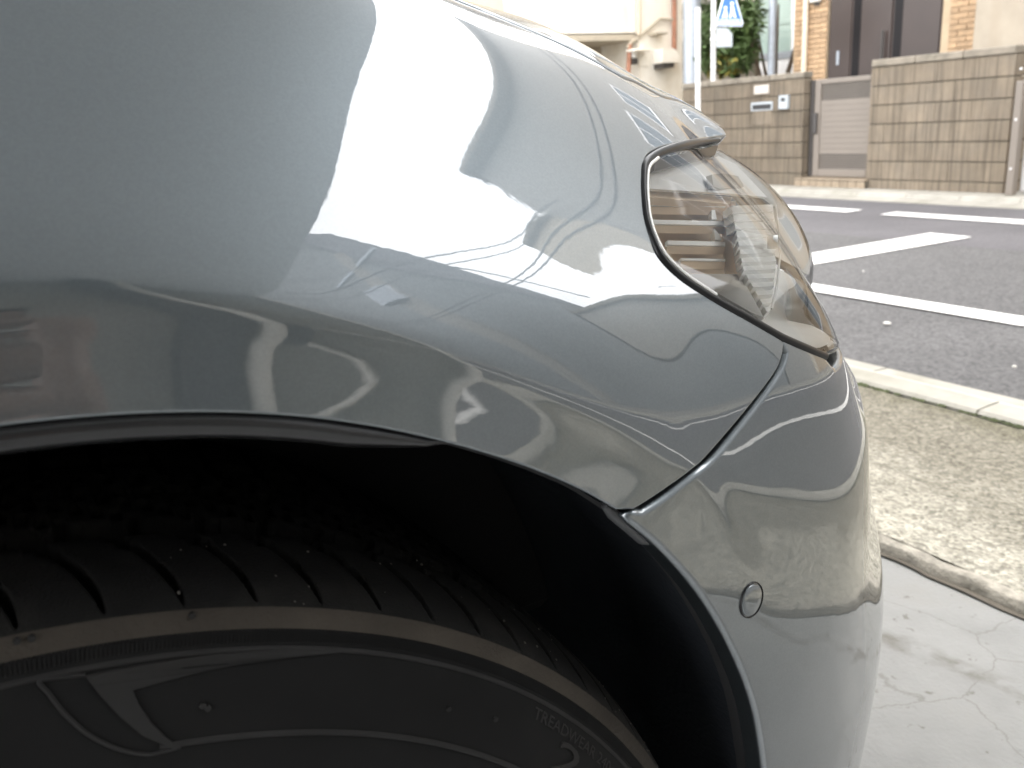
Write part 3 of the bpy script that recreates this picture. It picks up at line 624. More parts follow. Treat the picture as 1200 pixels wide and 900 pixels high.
# lower annex and garage beside the house
an = empty('annex', (XH, -2.6, -.2)); tag(an, 'flat-roofed annex standing against the right end of the brick house', 'building')
MB().box((XH, -2.60, -.2), (XH+6, HYR-.003, 7.38)).build('wall', M_plaster, an); MB().box((XH-.2, -2.66, 7.38), (XH+6, HYR-.01, 7.50)).build('roof', M_cap, an); MB().prism([(XH-.1, -2.605, 5.05), (XH-.1, -5.54, 4.92), (XH-.1, -5.54, 4.80), (XH-.1, -2.605, 4.93)], (5, 0, 0)).build('lean_to_roof', M_cap, an); MB().prism([(XH+.05, -2.605, -.2), (XH+.05, -2.605, 4.92), (XH+.05, -5.48, 4.79), (XH+.05, -5.48, -.2)], (4.8, 0, 0)).build('lean_to_wall', M_grey_w, an)
# grey steel post standing in front of the pale window
def vpost(name, px, pyt, pyb, X, r, m, label, cat, topz=None, n=14):
    p = onx(X, px, pyb); q = onx(X, px, pyt); zt = topz if topz else q[2]; o = MB().tube([(X, p[1], -.2), (X, p[1], zt)], r, n).build(name, m); tag(o, label, cat); return p[1], zt
# neighbouring house glimpsed between
xh2 = 13.5
h2 = empty('white_window_house', (xh2, 11.5, -.2)); tag(h2, 'set-back house with large white-framed window left of the brick house', 'house')
ya, yb = onx(xh2, 934, 40)[1], onx(xh2, 872, 40)[1]
MB().box((xh2+.06, ya-2.5, -.2), (xh2+5, yb+.6, 6)).build('wall', M_plaster, h2); MB().box((xh2-.3, ya-2.6, 6), (xh2+5.2, yb+.8, 6.15)).build('roof', M_cap, h2)
def rect(root, name, X, px0, py0, px1, py1, t, m, parent=None):
    a, b = onx(X, px0, py0), onx(X, px1, py1); return MB().box((X-t, a[1], a[2]), (X+.03, b[1], b[2]), .004).build(name, m, parent or root)
wf = rect(h2, 'window', xh2, 885, -30, 931, 87, .02, M_winframe)
for (a_, b_, c_, d_) in ((888, -28, 927, 28), (888, 33, 927, 60)): rect(h2, 'pane', xh2-.012, a_, b_, c_, d_, .02, M_winglass, wf)
rect(h2, 'shutter_rail', xh2-.02, 886, 64.5, 930, 67.5, .02, M_steel, wf)
rect(h2, 'brown_wing', xh2-.9, 876, 42, 886, 95, .4, M_door, h2)
vpost('grey_post', 904, -40, 86, 10.3, .060, M_steel, 'slim grey steel post in front of the white-framed window', 'post', 4.5)
vpost('utility_pole', 811, -40, 100, 9.6, .135, M_steel, 'thick grey utility pole beside the thin white posts', 'utility pole', 8.5, 18)
# thin white post with ball cap
yp, zp = vpost('white_post', 818, 9, 120, 8.05, .032, M_post_w, 'thin white post with rounded cap, nearest the grey utility pole', 'post')
# sign pole
XS = 8.95; ys_, zs_ = onx(XS, 836, 80)[1], 3.4
sg = empty('street_sign', (XS, ys_, -.2)); tag(sg, 'blue and white school crossing sign on a white pole with a small grey plate', 'sign')
MB().tube([(XS, ys_, -.2), (XS, ys_, zs_)], .034, 14).build('pole', M_post_w, sg)
for zc_ in (onx(XS, 836, 34)[2], onx(XS, 836, 46)[2]): MB().tube([(XS, ys_, zc_-.018), (XS, ys_, zc_+.018)], .043, 14).build('clamp', M_post_w, sg)
M_blue = mat('sign_blue', (.012, .11, .50), .35, var=.04); M_signw = mat('sign_white', (.80, .82, .86), .35, var=.02)
XSF = XS-.05
def spoly(name, pts, t0, t1, m, parent):
    return MB().prism([(XSF-t0, *onx(XSF-t0, px, py)[1:]) for px, py in pts], (t0-t1, 0, 0)).build(name, m, parent)
face = spoly('sign_plate', [(852, -20), (858, -20), (871, 27), (870, 31), (840, 30.6), (839.5, 26.5)], .0, .012, M_signw, sg)
spoly('blue_field', [(853, -18), (857, -18), (869.3, 26.2), (840.8, 25.8)], .013, .018, M_blue, face)
spoly('base_bar', [(841, 28), (869.5, 28.4), (869.6, 29.8), (840.8, 29.4)], .013, .018, M_blue, face)
fig = MB()
def fpoly(pts): fig.prism([(XSF-.019, *onx(XSF-.019, px, py)[1:]) for px, py in pts], (-.004, 0, 0))
def head(cx, cy, r_): fpoly([(cx+r_*math.cos(a), cy+r_*math.sin(a)) for a in np.linspace(0, 2*math.pi, 10, endpoint=False)])
head(858.0, 4.0, 2.0); fpoly([(856.8, 6.8), (859.6, 6.8), (860.8, 13.5), (862.8, 20.6), (861.0, 21.0), (858.4, 15.8), (856.6, 21.2), (854.8, 20.8), (856.6, 13.4)])
head(850.4, 9.0, 1.7); fpoly([(849.2, 11.4), (851.4, 11.4), (852.2, 16.0), (852.2, 21.2), (850.6, 21.4), (849.8, 17.6), (847.6, 21.4), (846.0, 20.8), (848.0, 16.0)])
fig.build('walking_figures', M_signw, face)
fpl = MB(); 
for (a_, b_, c_, d_) in ((843, 23.0, 867, 24.2),): fpl.prism([(XSF-.019, *onx(XSF-.019, px, py)[1:]) for px, py in ((a_, b_), (c_, b_), (c_, d_), (a_, d_))], (-.003, 0, 0))
fpl.build('crossing_stripe', M_signw, face)
spoly('lower_plate', [(840.5, 32.5), (853, 33), (858.5, 40), (858.5, 55), (840, 55.5)], .0, .012, M_intercom, sg)
mb = MB()
for k in range(4): mb.prism([(XSF-.0121, *onx(XSF-.0121, px, py)[1:]) for px, py in ((842, 41+3*k), (856, 41+3*k), (856, 42.2+3*k), (842, 42.2+3*k))], (-.003, 0, 0))
mb.build('printed_line', M_signw, sg)

# evergreen shrub behind the left wall
M_leaf = mat('leaf', (.055, .095, .022), .6, var=.35, scale=5, objvar=0); M_leaf_y = mat('leaf_yellow', (.20, .17, .03), .6, var=.25); M_bark = mat('bark', (.09, .065, .045), .95, var=.2)
def shrub(cx, cy, parts, n, label):
    root = empty('garden_shrub', (cx, cy, -.2)); tag(root, label, 'shrub')
    tm = MB()
    for k in range(5):
        a = k*1.3; tm.tube([(cx, cy, -.2), (cx+.1*math.cos(a), cy+.1*math.sin(a), .8), (cx+.45*math.cos(a), cy+.5*math.sin(a), 1.7+.15*k)], [.05, .035, .012], 7)
    tm.build('trunk', M_bark, root)
    mbs = {'a': MB(), 'b': MB()}
    for k in range(n):
        px_, py_, rx, ry = random.choice(parts)
        X = cx+random.gauss(0, .35); a = random.uniform(0, 6.28); r_ = math.sqrt(random.random())
        c = Vector(onx(X, px_+rx*r_*math.cos(a), py_+ry*r_*math.sin(a)))
        d = Vector((random.gauss(0, 1), random.gauss(0, 1), random.gauss(-.25, .6))).normalized(); s = d.cross(Vector((random.gauss(0, .4), random.gauss(0, .4), 1))).normalized()
        l = random.uniform(.10, .24); w = l*.14
        tgt = 'b' if (abs(px_-850) < 14 and py_ > 62 and random.random() < .45) else 'a'
        mbs[tgt].add([c, c+d*l*.5+s*w, c+d*l, c+d*l*.5-s*w], [(0, 1, 2, 3)])
    mbs['a'].build('crown', M_leaf, root); mbs['b'].build('yellow_leaves', M_leaf_y, root)
shrub(10.6, 9.9, [(862, 10, 26, 22), (850, 45, 26, 20), (868, 42, 16, 18), (847, 72, 18, 14), (872, 66, 10, 12), (832, 30, 12, 26), (826, 60, 10, 22), (880, 20, 10, 18), (842, -30, 30, 40)], 5200, 'dark green leafy shrub with some yellow leaves behind the left block wall')
# frond-like bright leaves at its right edge
# low brown wall behind it
X3 = 12.2
lw = empty('boundary_wall', (X3, 11, -.2)); tag(lw, 'brownish boundary wall in shade behind the shrub', 'wall')
a, b = onx(X3, 884, 100), onx(X3, 822, 62); MB().box((X3, a[1], -.2), (X3+.12, b[1], b[2])).build('wall_face', M_pipe_b and M_cap, lw)

# pale building across the road, further left, seen over the bonnet
YB = 15.0
wb = empty('white_building', (11, YB, -.2)); tag(wb, 'pale cream building with balcony and service pipes behind the car bonnet', 'building')
def bx(px, py): return ony(YB, px, py)
def brect(name, px0, py0, px1, py1, d0, d1, m, parent=wb, bevel=.01):
    a, b = ony(YB-d0, px0, py0), ony(YB-d0, px1, py1); return MB().box((a[0], YB-d0, a[2]), (b[0], YB-d1, b[2]), bevel).build(name, m, parent)
xl, xr, xm = bx(560, 40)[0], bx(800, 60)[0], bx(748, 40)[0]
MB().box((xm, YB, -.2), (xr, YB+6, 8)).build('wall', M_white, wb)
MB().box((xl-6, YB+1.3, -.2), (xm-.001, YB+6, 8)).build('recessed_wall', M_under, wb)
bal = brect('balcony', 592, -14, 747, 40.5, .0, -1.25, M_white)
brect('balcony_rail', 560, -70, 747.5, -16, -.02, -.06, M_under)
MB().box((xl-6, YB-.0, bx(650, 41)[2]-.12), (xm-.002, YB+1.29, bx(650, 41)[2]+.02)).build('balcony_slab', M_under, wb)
brect('side_column', 540, -20, 591, 20, -.1, -1.2, M_plaster)
brect('roof', 540, -330, 803, -322, .3, -6, M_cap)
def bpipe(name, pts, r, m, off=.06): 
    return MB().tube([ony(YB-off, *p) for p in pts], r, 8).build(name, m, wb)
bpipe('drain_pipe', [(748.3, -60), (748.3, 41)], .045, M_pipe_b); bpipe('rust_pipe', [(790.5, -60), (790, 70)], .05, M_pipe_r); bpipe('rust_pipe', [(738, 52), (735.5, 100)], .05, M_pipe_r)
bpipe('conduit', [(735, 56), (739, 50), (748, 44), (773, 22), (790, 23)], .028, M_under)
hd_ = brect('window_hood', 743, 57, 764, 59.5, .28, 0, M_white); brect('vent_opening', 748, 59.5, 760, 78, .02, -.02, M_white)
brect('window_hood', 769, 37.5, 783, 40, .25, 0, M_under)
vh = empty('vent_hood', tuple(bx(785, 65))); tag(vh, 'white rounded vent hood on the corner of the cream building', 'vent')
a, b = ony(YB-.3, 775, 57), ony(YB-.3, 795, 73)
pts = [(0, 0), (0, 1), (.62, 1), (.86, .8), (1, .35), (1, 0)]
MB().prism([(a[0]+(b[0]-a[0])*u, YB-.34, b[2]+(a[2]-b[2])*v) for u, v in pts], (0, .33, 0)).build('hood_shell', M_white, vh)
MB().box((a[0]+.03, YB-.30, b[2]-.10), (b[0]-.12, YB-.02, b[2]-.004)).build('vent_mouth', M_gate_d, vh)
mt = empty('electric_meter', tuple(bx(742, 66))); tag(mt, 'small round-topped electric meter beside the rusty pipe', 'meter')
a, b = ony(YB-.1, 740, 58), ony(YB-.1, 747, 68); MB().box((a[0], YB-.14, b[2]), (b[0], YB-.004, a[2]), .04).build('meter_glass', M_pipe_w, mt); MB().box((a[0]+.02, YB-.10, b[2]-.12), (b[0]+.02, YB-.003, b[2]-.003), .01).build('terminal_box', M_gate_d, mt)
# things seen in the gap right of the cream building
gp = empty('grey_house', (16, 17, -.2)); tag(gp, 'shaded house with a small balcony in the gap behind the utility pole', 'house')
Xg = 15.5
def gr(name, px0, py0, px1, py1, t, m): 
    a, b = onx(Xg, px0, py0), onx(Xg, px1, py1); return MB().box((Xg-t, a[1], a[2]), (Xg+.03, b[1], b[2]), .006).build(name, m, gp)
a, b = onx(Xg+.1, 900, 60), onx(Xg+.1, 770, 60); MB().box((Xg+.06, a[1]-3, -.2), (Xg+4, b[1]+1, 6.2)).build('wall', M_grey_w, gp)
MB().box((Xg-.3, a[1]-3.2, 6.2), (Xg+4.2, b[1]+1.3, 6.35)).build('roof', M_cap, gp)
gr('balcony', 790, 32, 826, 45, .6, M_white); gr('dark_opening', 792, 46, 822, 120, .02, M_gate_d); gr('window', 795, -30, 808, 28, .05, M_winframe)
acu = empty('air_conditioner', tuple(onx(Xg-.3, 799, 20))); tag(acu, 'pale outdoor air conditioner unit on the small balcony behind the pole', 'air conditioner')
a, b = onx(Xg-.62, 793, 8), onx(Xg-.62, 812, 31); MB().box((Xg-.60, a[1], a[2]), (Xg-.3, b[1], b[2]), .02).build('casing', M_pipe_w, acu)
c_ = (Vector(onx(Xg-.62, 797.5, 14))+Vector(onx(Xg-.62, 797.5, 16)))/2
MB().tube([(Xg-.625, c_[1], c_[2]), (Xg-.605, c_[1], c_[2])], .19, 20).build('fan_grille', M_gate_d, acu)
# gate post and bicycle at the right edge
XP = XW-.12
pa, pb = onx(XP, 1180, 232), onx(XP, 1192, 95)
gpst = empty('sliding_gate', (XP, pa[1], -.2)); tag(gpst, 'folded brown-grey sliding gate post at the right end of the block wall', 'gate')
MB().box((XP-.03, pa[1]-.06, -.2), (XP+.05, pa[1]+.01, pb[2]), .006).build('gate_post', M_gate, gpst); MB().box((XP+.06, pa[1]-.16, -.17), (XP+.11, pa[1]-.075, pb[2]-.02), .006).build('rail_post', M_alu, gpst)
for k in range(3): MB().tube([(XP-.034, pa[1]-.025, .05+.45*k), (XP-.029, pa[1]-.025, .05+.45*k)], .012, 10).build('bolt', M_alu, gpst)
bk = empty('bicycle', (9.2, 4.2, -.2)); tag(bk, 'bicycle parked behind the sliding gate post at the right edge', 'bicycle')
bc = onx(9.4, 1209, 207); R_ = .31; Xb = 9.4
def ring(c, r_, t, m, name, parent):
    return MB().tube([(c[0], c[1]+r_*math.cos(a), c[2]+r_*math.sin(a)) for a in np.linspace(0, 2*math.pi, 41)], t, 8, False).build(name, m, parent)
for cy in (bc[1], bc[1]-1.05):
    c = (Xb, cy, -.2+R_+.01); w_ = ring(c, R_-.012, .02, M_black, 'wheel', bk); ring(c, R_-.035, .010, M_alu, 'rim', w_)
    mb = MB()
    for k in range(14): a_ = k*math.pi/7; mb.tube([c, (Xb, cy+(R_-.04)*math.cos(a_), c[2]+(R_-.04)*math.sin(a_))], .003, 4)
    tag(mb.build('spokes', M_alu, w_), kind='stuff')
z_ = -.2+R_; f_ = bc[1]; r2 = bc[1]-1.05; bb = (Xb, (f_+r2)/2-.08, z_-.03); se = (Xb, r2+.30, z_+.52); hdp = (Xb, f_-.22, z_+.42)
mb = MB(); mb.tube([hdp, bb, se], .018, 8); mb.tube([se, (Xb, r2, z_)], .011, 6); mb.tube([bb, (Xb, r2, z_)], .011, 6); mb.tube([hdp, (Xb, f_, z_)], .015, 8); mb.build('frame', M_steel, bk)
MB().tube([hdp, (Xb, hdp[1]-.04, hdp[2]+.22), (Xb-.05, hdp[1]-.16, hdp[2]+.25), (Xb-.26, hdp[1]-.22, hdp[2]+.24)], .012, 8).build('handlebar', M_alu, bk)
MB().box((Xb-.07, se[1]-.14, se[2]+.10), (Xb+.07, se[1]+.12, se[2]+.15), .02).build('saddle', M_black, bk)
mb = MB(); mb.tube([se, (Xb, se[1]-.01, se[2]+.12)], .013, 8); mb.build('seat_post', M_alu, bk)

# ------------------------------------------------------------------ the car
def paint_mat():
    m = bpy.data.materials.new('grey_metallic_paint'); m.use_nodes = True; nt = m.node_tree; b = nt.nodes['Principled BSDF']
    g = node(nt, 'ShaderNodeTexCoord')
    vo = node(nt, 'ShaderNodeTexVoronoi', Scale=1500.0); nt.links.new(g.outputs['Object'], vo.inputs['Vector'])
    sc_ = node(nt, 'ShaderNodeSeparateColor'); nt.links.new(vo.outputs['Color'], sc_.inputs[0])
    mr = node(nt, 'ShaderNodeMapRange'); mr.inputs['To Min'].default_value = .95; mr.inputs['To Max'].default_value = 1.06; nt.links.new(sc_.outputs[0], mr.inputs['Value'])
    hs = node(nt, 'ShaderNodeHueSaturation', Color=(*PAINT, 1)); nt.links.new(mr.outputs['Result'], hs.inputs['Value'])
    nt.links.new(hs.outputs[0], b.inputs['Base Color'])
    b.inputs['Metallic'].default_value = 1.0; b.inputs['Roughness'].default_value = .42
    b.inputs['Coat Weight'].default_value = 1.0; b.inputs['Coat Roughness'].default_value = .012; b.inputs['Coat IOR'].default_value = 2.05
    op = node(nt, 'ShaderNodeTexNoise', Scale=200.0, Detail=1.5); nt.links.new(g.outputs['Object'], op.inputs['Vector'])
    bp = node(nt, 'ShaderNodeBump', Strength=1.0, Distance=.000007); nt.links.new(op.outputs['Fac'], bp.inputs['Height']); nt.links.new(bp.outputs[0], b.inputs['Coat Normal'])
    return m
PAINT = (.146, .169, .184)
M_paintc = paint_mat()
M_trim = mat('black_trim', (.014, .014, .015), .22, var=.1, scale=30, spec=.6)
M_liner = mat('wheel_liner_plastic', (.024, .028, .034), .85, spec=.2, var=.25, scale=9, bump=.0008, bscale=300)
M_gasket = mat('lamp_gasket', (.008, .008, .009), .30, var=.05, spec=.35)
M_inner = mat('dark_inner', (.006, .006, .007), .8, var=.1)
car = empty('parked_car', (-.063, .9, 0)); tag(car, 'grey metallic car in close-up, front wheel arch, fender, headlight and bumper corner', 'car')

def inpoly(pts, poly):
    x, y = pts[:, 0], pts[:, 1]; r = np.zeros(len(pts), bool); j = len(poly)-1
    for i in range(len(poly)):
        xi, yi = poly[i]; xj, yj = poly[j]
        c = ((yi > y) != (yj > y)) & (x < (xj-xi)*(y-yi)/(yj-yi+1e-15)+xi); r ^= c; j = i
    return r
def resample(poly, step, closed=True, keep=True):
    out = []; n = len(poly)
    for i in range(n if closed else n-1):
        a, b = np.array(poly[i]), np.array(poly[(i+1) % n]); k = max(1, int(math.ceil(np.linalg.norm(b-a)/step)))
        out += [a+(b-a)*t/k for t in range(k)]
    if not closed: out.append(np.array(poly[-1]))
    kept = [out[0]]
    for p in out[1:]:
        if np.linalg.norm(p-kept[-1]) > 4e-4: kept.append(p)
    if closed and np.linalg.norm(kept[0]-kept[-1]) < 4e-4: kept.pop()
    return np.array(kept)
def smooth_open(p, sub=6):
    """Catmull-Rom through the traced points"""
    p = np.array(p, float); P = np.vstack([2*p[0]-p[1], p, 2*p[-1]-p[-2]]); out = []
    for i in range(1, len(P)-2):
        for t in np.linspace(0, 1, sub, endpoint=False):
            a, b, c, d = P[i-1:i+3]; out.append(.5*((2*b)+(c-a)*t+(2*a-5*b+4*c-d)*t*t+(-a+3*b-3*c+d)*t**3))
    out.append(P[-2]); return np.array(out)
def seg_dist(pts, poly):
    d = np.full(len(pts), 1e9)
    for i in range(len(poly)):
        a, b = poly[i], poly[(i+1) % len(poly)]; ab = b-a; t = np.clip(((pts-a)@ab)/(ab@ab+1e-15), 0, 1); d = np.minimum(d, np.linalg.norm(pts-a-t[:, None]*ab, axis=1))
    return d
def panel(name, poly, m, step=.006, off=0.0, r=.0012, depth=.012, parent=None, edge=.004, offf=None):
    """a skin of the body surface cut to a polygon in surface coordinates, with rounded, turned-in edges"""
    B = resample(poly, edge); area = .5*np.sum(B[:, 0]*np.roll(B[:, 1], -1)-np.roll(B[:, 0], -1)*B[:, 1])
    if area < 0: B = B[::-1]
    lo, hi = B.min(0), B.max(0); nx, ny = int((hi[0]-lo[0])/step)+2, int((hi[1]-lo[1])/step)+2
    g = np.stack(np.meshgrid(np.linspace(lo[0], hi[0], nx), np.linspace(lo[1], hi[1], ny), indexing='ij'), -1).reshape(-1, 2)
    g = g[inpoly(g, B)]; g = g[seg_dist(g, B) > step*.45]
    allv = np.vstack([B, g]); nb = len(B)
    res = delaunay_2d_cdt([Vector(p) for p in allv], [(i, (i+1) % nb) for i in range(nb)], [list(range(nb))], 1, 1e-7)
    uv = np.array([tuple(v) for v in res[0]]); F = [tuple(f) for f in res[2]]; src = res[3]
    P, N = S(uv), SN(uv); P = P+N*off
    if offf is not None:
        P = S(uv)+SN(uv)*offf(uv)[:, None]; e_ = 5e-4; du, dv = np.array((e_, 0)), np.array((0, e_)); sf = lambda q: S(q)+SN(q)*offf(q)[:, None]
        N = np.cross(sf(uv+du)-sf(uv-du), sf(uv+dv)-sf(uv-dv)); N /= np.linalg.norm(N, axis=1)[:, None]+1e-12
    bmap = {}
    for i, o in enumerate(src):
        for k in o:
            if k < nb: bmap[k] = i
    ring0 = [bmap[k] for k in range(nb)]
    V = [tuple(p) for p in P]; NN = [tuple(n) for n in N]
    Pb, Nb = P[ring0], N[ring0]; T = np.roll(Pb, -1, 0)-np.roll(Pb, 1, 0); T /= np.linalg.norm(T, axis=1)[:, None]+1e-12
    O = np.cross(T, Nb)
    if np.mean(np.einsum('ij,ij->i', O, Pb-Pb.mean(0))) < 0 and False: O = -O
    prev = ring0
    rings = [(math.radians(a), 0) for a in (30, 60, 90)]+[(math.pi/2, depth)]
    for a, dd in rings:
        q = Pb+O*r*math.sin(a)-Nb*(r*(1-math.cos(a))+dd); nn = Nb*math.cos(a)+O*math.sin(a); base = len(V)
        V += [tuple(p) for p in q]; NN += [tuple(n) for n in nn]; cur = list(range(base, base+nb))
        for k in range(nb): F.append((prev[k], cur[k], cur[(k+1) % nb], prev[(k+1) % nb]))
        prev = cur
    me = bpy.data.meshes.new(name); me.from_pydata(V, [], F); me.materials.append(m); me.polygons.foreach_set('use_smooth', [True]*len(me.polygons)); me.update()
    # orient every face along its stored normal, then use the exact surface normals for shading
    NNa = np.array(NN); flip = [p.index for p in me.polygons if np.dot(np.mean(NNa[list(p.vertices)], 0), p.normal) < 0]
    if flip:
        bm = bmesh.new(); bm.from_mesh(me); bm.faces.ensure_lookup_table(); bmesh.ops.reverse_faces(bm, faces=[bm.faces[i] for i in flip]); bm.to_mesh(me); bm.free()
    me.normals_split_custom_set_from_vertices([Vector(n) for n in NN])
    o = link(name, me, parent)
    if parent and parent.type == 'EMPTY': o.matrix_parent_inverse = Matrix.Translation(parent.location).inverted()
    return o

WX, WZ, WY = -.063, .335, .284          # wheel centre and outer tyre plane
# wheel arch radius by angle (degrees about the wheel centre)
_ad = [-30, 5, 20, 27.6, 35.2, 42.8, 49.2, 56, 63.2, 68, 71.8, 76, 83, 95, 120, 200]; _ar = [.377, .379, .384, .3905, .398, .406, .4098, .4095, .4088, .4095, .4093, .4088, .4070, .404, .401, .400]
_as = np.linspace(-30, 200, 461); _arr = np.convolve(np.pad(np.interp(_as, _ad, _ar), 8, mode='edge'), np.ones(17)/17, 'valid')
def RA_(a): return float(np.interp(math.degrees(a), _as, _arr))
def arch_uv(a0, a1, n):
    return [uvxz(WX+RA_(a)*math.cos(a), WZ+RA_(a)*math.sin(a)) for a in np.radians(np.linspace(a0, a1, n))]
gap = smooth_open([(917.5, 402), (914, 420), (905, 438), (880, 471), (850, 507), (826, 534), (812, 546.5), (795, 560), (765, 580.5), (738, 597)], 5)
gap_uv = [uvpx(*p) for p in gap]
lampL = smooth_open([(850.3, 157), (835, 159.3), (820, 161.5), (797, 165), (774, 170.5), (759, 178), (752.5, 190), (751, 207), (751.5, 228), (754, 254), (761, 280), (771, 303), (795, 327.5), (832, 352), (869, 373), (915, 398)], 5)
lampL_uv = [uvpx(*p) for p in lampL]
# end of the fender on the arch
ang_gap = math.degrees(math.atan2(S([gap_uv[-1]])[0][2]-WZ, S([gap_uv[-1]])[0][0]-WX))
arch_f = arch_uv(196, ang_gap+1.0, 60)
hl = [uvpx(*p) for p in ((600, 27), (640, 45), (680, 64))]
t_h = float(np.median([p[1] for p in hl]))
tip_uv = lampL_uv[0]; TIP = S([tip_uv])[0]
def uvxy(x, y): return hit((x, y, 2.0), (0, 0, -1))
def lip(yy): return uvxy(TIP[0]+.50*yy-.30*yy*yy, TIP[1]+yy)
s_tip = tip_uv[0]
S0 = SK[0]+.02
hood_line = [np.array((s_, t_h)) for s_ in np.linspace(S0, s_tip-.14, 30)]
hood_end = smooth_open([hood_line[-1], (s_tip-.11, t_h+.010), (s_tip-.06, t_h+.022), (s_tip-.01, t_h+.046), lip(.030)], 5)[1:]
hood_line += list(hood_end)+[lip(y_) for y_ in (.022, .014, .006)]
rear_bottom = uvxz(-.452, .22)
fender = [np.array((S0, hood_line[0][1]))][:0]+[np.array((S0, t)) for t in np.linspace(t_h, uvxz(-.47, .24)[1], 12)]
fender += [uvxz(x, .24) for x in (-.62, -.54)]+arch_f+gap_uv[::-1][1:]+lampL_uv[::-1][1:]+hood_line[::-1]
panel('front_fender', fender, M_paintc, .0055, parent=car, r=.0012, depth=.010)
# bumper
arch_b = arch_uv(ang_gap-.30, -22, 60)
def kz(s_, z):
    ts = np.linspace(TK[0], TK[-1], 200); zz = S(np.c_[np.full(200, s_), ts])[:, 2]; return float(np.interp(z, zz, ts))
s_end = SK[-1]
bl = [uvpx(*p) for p in ((919, 401.5), (935, 409), (950, 415), (965, 421))]
s_b = bl[-1][0]
bot = [np.array((s_, kz(s_, .185))) for s_ in np.linspace(arch_b[-1][0]+.002, s_end, 40)]
top = [np.array((s_, kz(s_, .668))) for s_ in np.linspace(s_b+.012, SK[11]+.10, 14)]
nose = [np.array((s_, kz(s_, .735))) for s_ in np.linspace(SK[11]+.11, s_end, 12)]
bumper = arch_b+bot+nose[::-1]+top[::-1]+bl[::-1]+[p+np.array((.0044, -.0021)) for p in gap_uv[1:-1]]
bump_ob = panel('bumper', bumper, M_paintc, .0055, parent=car, r=.0034, depth=.010)
# bonnet (both halves)
hood_uv = [p+np.array((0, .0035)) for p in hood_line[:-4]]+[lip(y_) for y_ in (.036, .06, .09, .13, .18, .24, .32, .42, .54, .66)]+[np.array((s_end, lip(.66)[1]))]+[np.array((s_end, TK[-1])), np.array((S0, TK[-1]))]
panel('bonnet', hood_uv, M_paintc, .010, off=.0008, parent=car, r=.002, depth=.010, edge=.006)
# hidden structure under the skin keeps light out of the shut lines
MB().box((-.99, .52, .42), (.36, 1.16, .80), .02).build('inner_wing', M_inner, car)

MB().box((-4.0, .645, .17), (.55, 2.0, .22)).build('underbody', M_inner, car)
MB().box((-.99, .66, .20), (-.5, 2.0, .8)).build('firewall', M_inner, car)
# arch edge: turned-in lip, rubber trim and liner
def sweep(name, a0, a1, prof, m, n=80, taper=False):
    """profile points (radius, y) swept about the wheel axis"""
    v = []; f = []; k = len(prof)
    for i, a in enumerate(np.radians(np.linspace(a0, a1, n))):
        yl = S([uvxz(WX+RA_(a)*math.cos(a), max(.2, WZ+RA_(a)*math.sin(a)))])[0][1]
        e = 1.0
        if taper: e = min(1, (n-1-i)/4.0)**.5
        for r_, y_ in prof:
            rr = RA_(a)
            v.append((WX+(rr-.001+(r_*e if taper else r_))*math.cos(a), yl+y_, WZ+(rr-.001+(r_*e if taper else r_))*math.sin(a)))
    for i in range(n-1):
        for j in range(k-1): f.append((i*k+j, i*k+j+1, (i+1)*k+j+1, (i+1)*k+j))
    mb = MB(); mb.add(v, f, True); return mb.build(name, m, car)
sweep('arch_lip', 196, -20, [(0, .0035), (-.002, .008), (-.0025, .022), (.004, .026)], M_inner)
a_tr = math.degrees(math.atan2(*[(ony(.275, 520, 519)-np.array((WX, 0, WZ)))[i] for i in (2, 0)]))
sweep('arch_trim', 188, a_tr, [(-.0004, .004), (-.0020, .0014), (-.0050, .0008), (-.0080, .0020), (-.0100, .0050), (-.0108, .010), (-.0104, .018), (-.008, .026)], M_trim, 90, True)
mb = MB()
NL = 90; v = []; f = []
for i, a in enumerate(np.radians(np.linspace(200, -25, NL))):
    yl = S([uvxz(WX+RA_(a)*math.cos(a), max(.2, WZ+RA_(a)*math.sin(a)))])[0][1]
    for j, (dr_, y_) in enumerate(((.006, yl+.014), (.012, yl+.03), (.012, .40), (.016, .41), (.016, .47), (.010, .48), (.010, .60), (.0, .62), (-.39, .64))):
        rr = RA_(a)+dr_+(.004 if (int(i/6) % 2 and j in (2, 3, 4)) else 0); v.append((WX+rr*math.cos(a), y_, WZ+rr*math.sin(a)))
for i in range(NL-1):
    for j in range(8): f.append((i*9+j, i*9+j+1, (i+1)*9+j+1, (i+1)*9+j))
mb.add(v, f, True); mb.build('wheel_arch_liner', M_liner, car)
# liner clip below the shut line
cl = [ony(.274, *p) for p in ((708, 592), (716, 601), (735, 616), (752, 631), (764, 633.5), (768, 628))]
mb = MB(); mb.tube(cl, [.0016, .0026, .0028, .0028, .0024, .0014], 8); mb.build('liner_clip', mat('clip_plastic', (.05, .052, .055), .5), car)
mb = MB(); mb.prism([ony(.277, *p) for p in ((712, 590), (742, 602), (768, 628), (752, 632), (722, 607))], (0, .004, 0)); mb.build('liner_tab', M_liner, car)

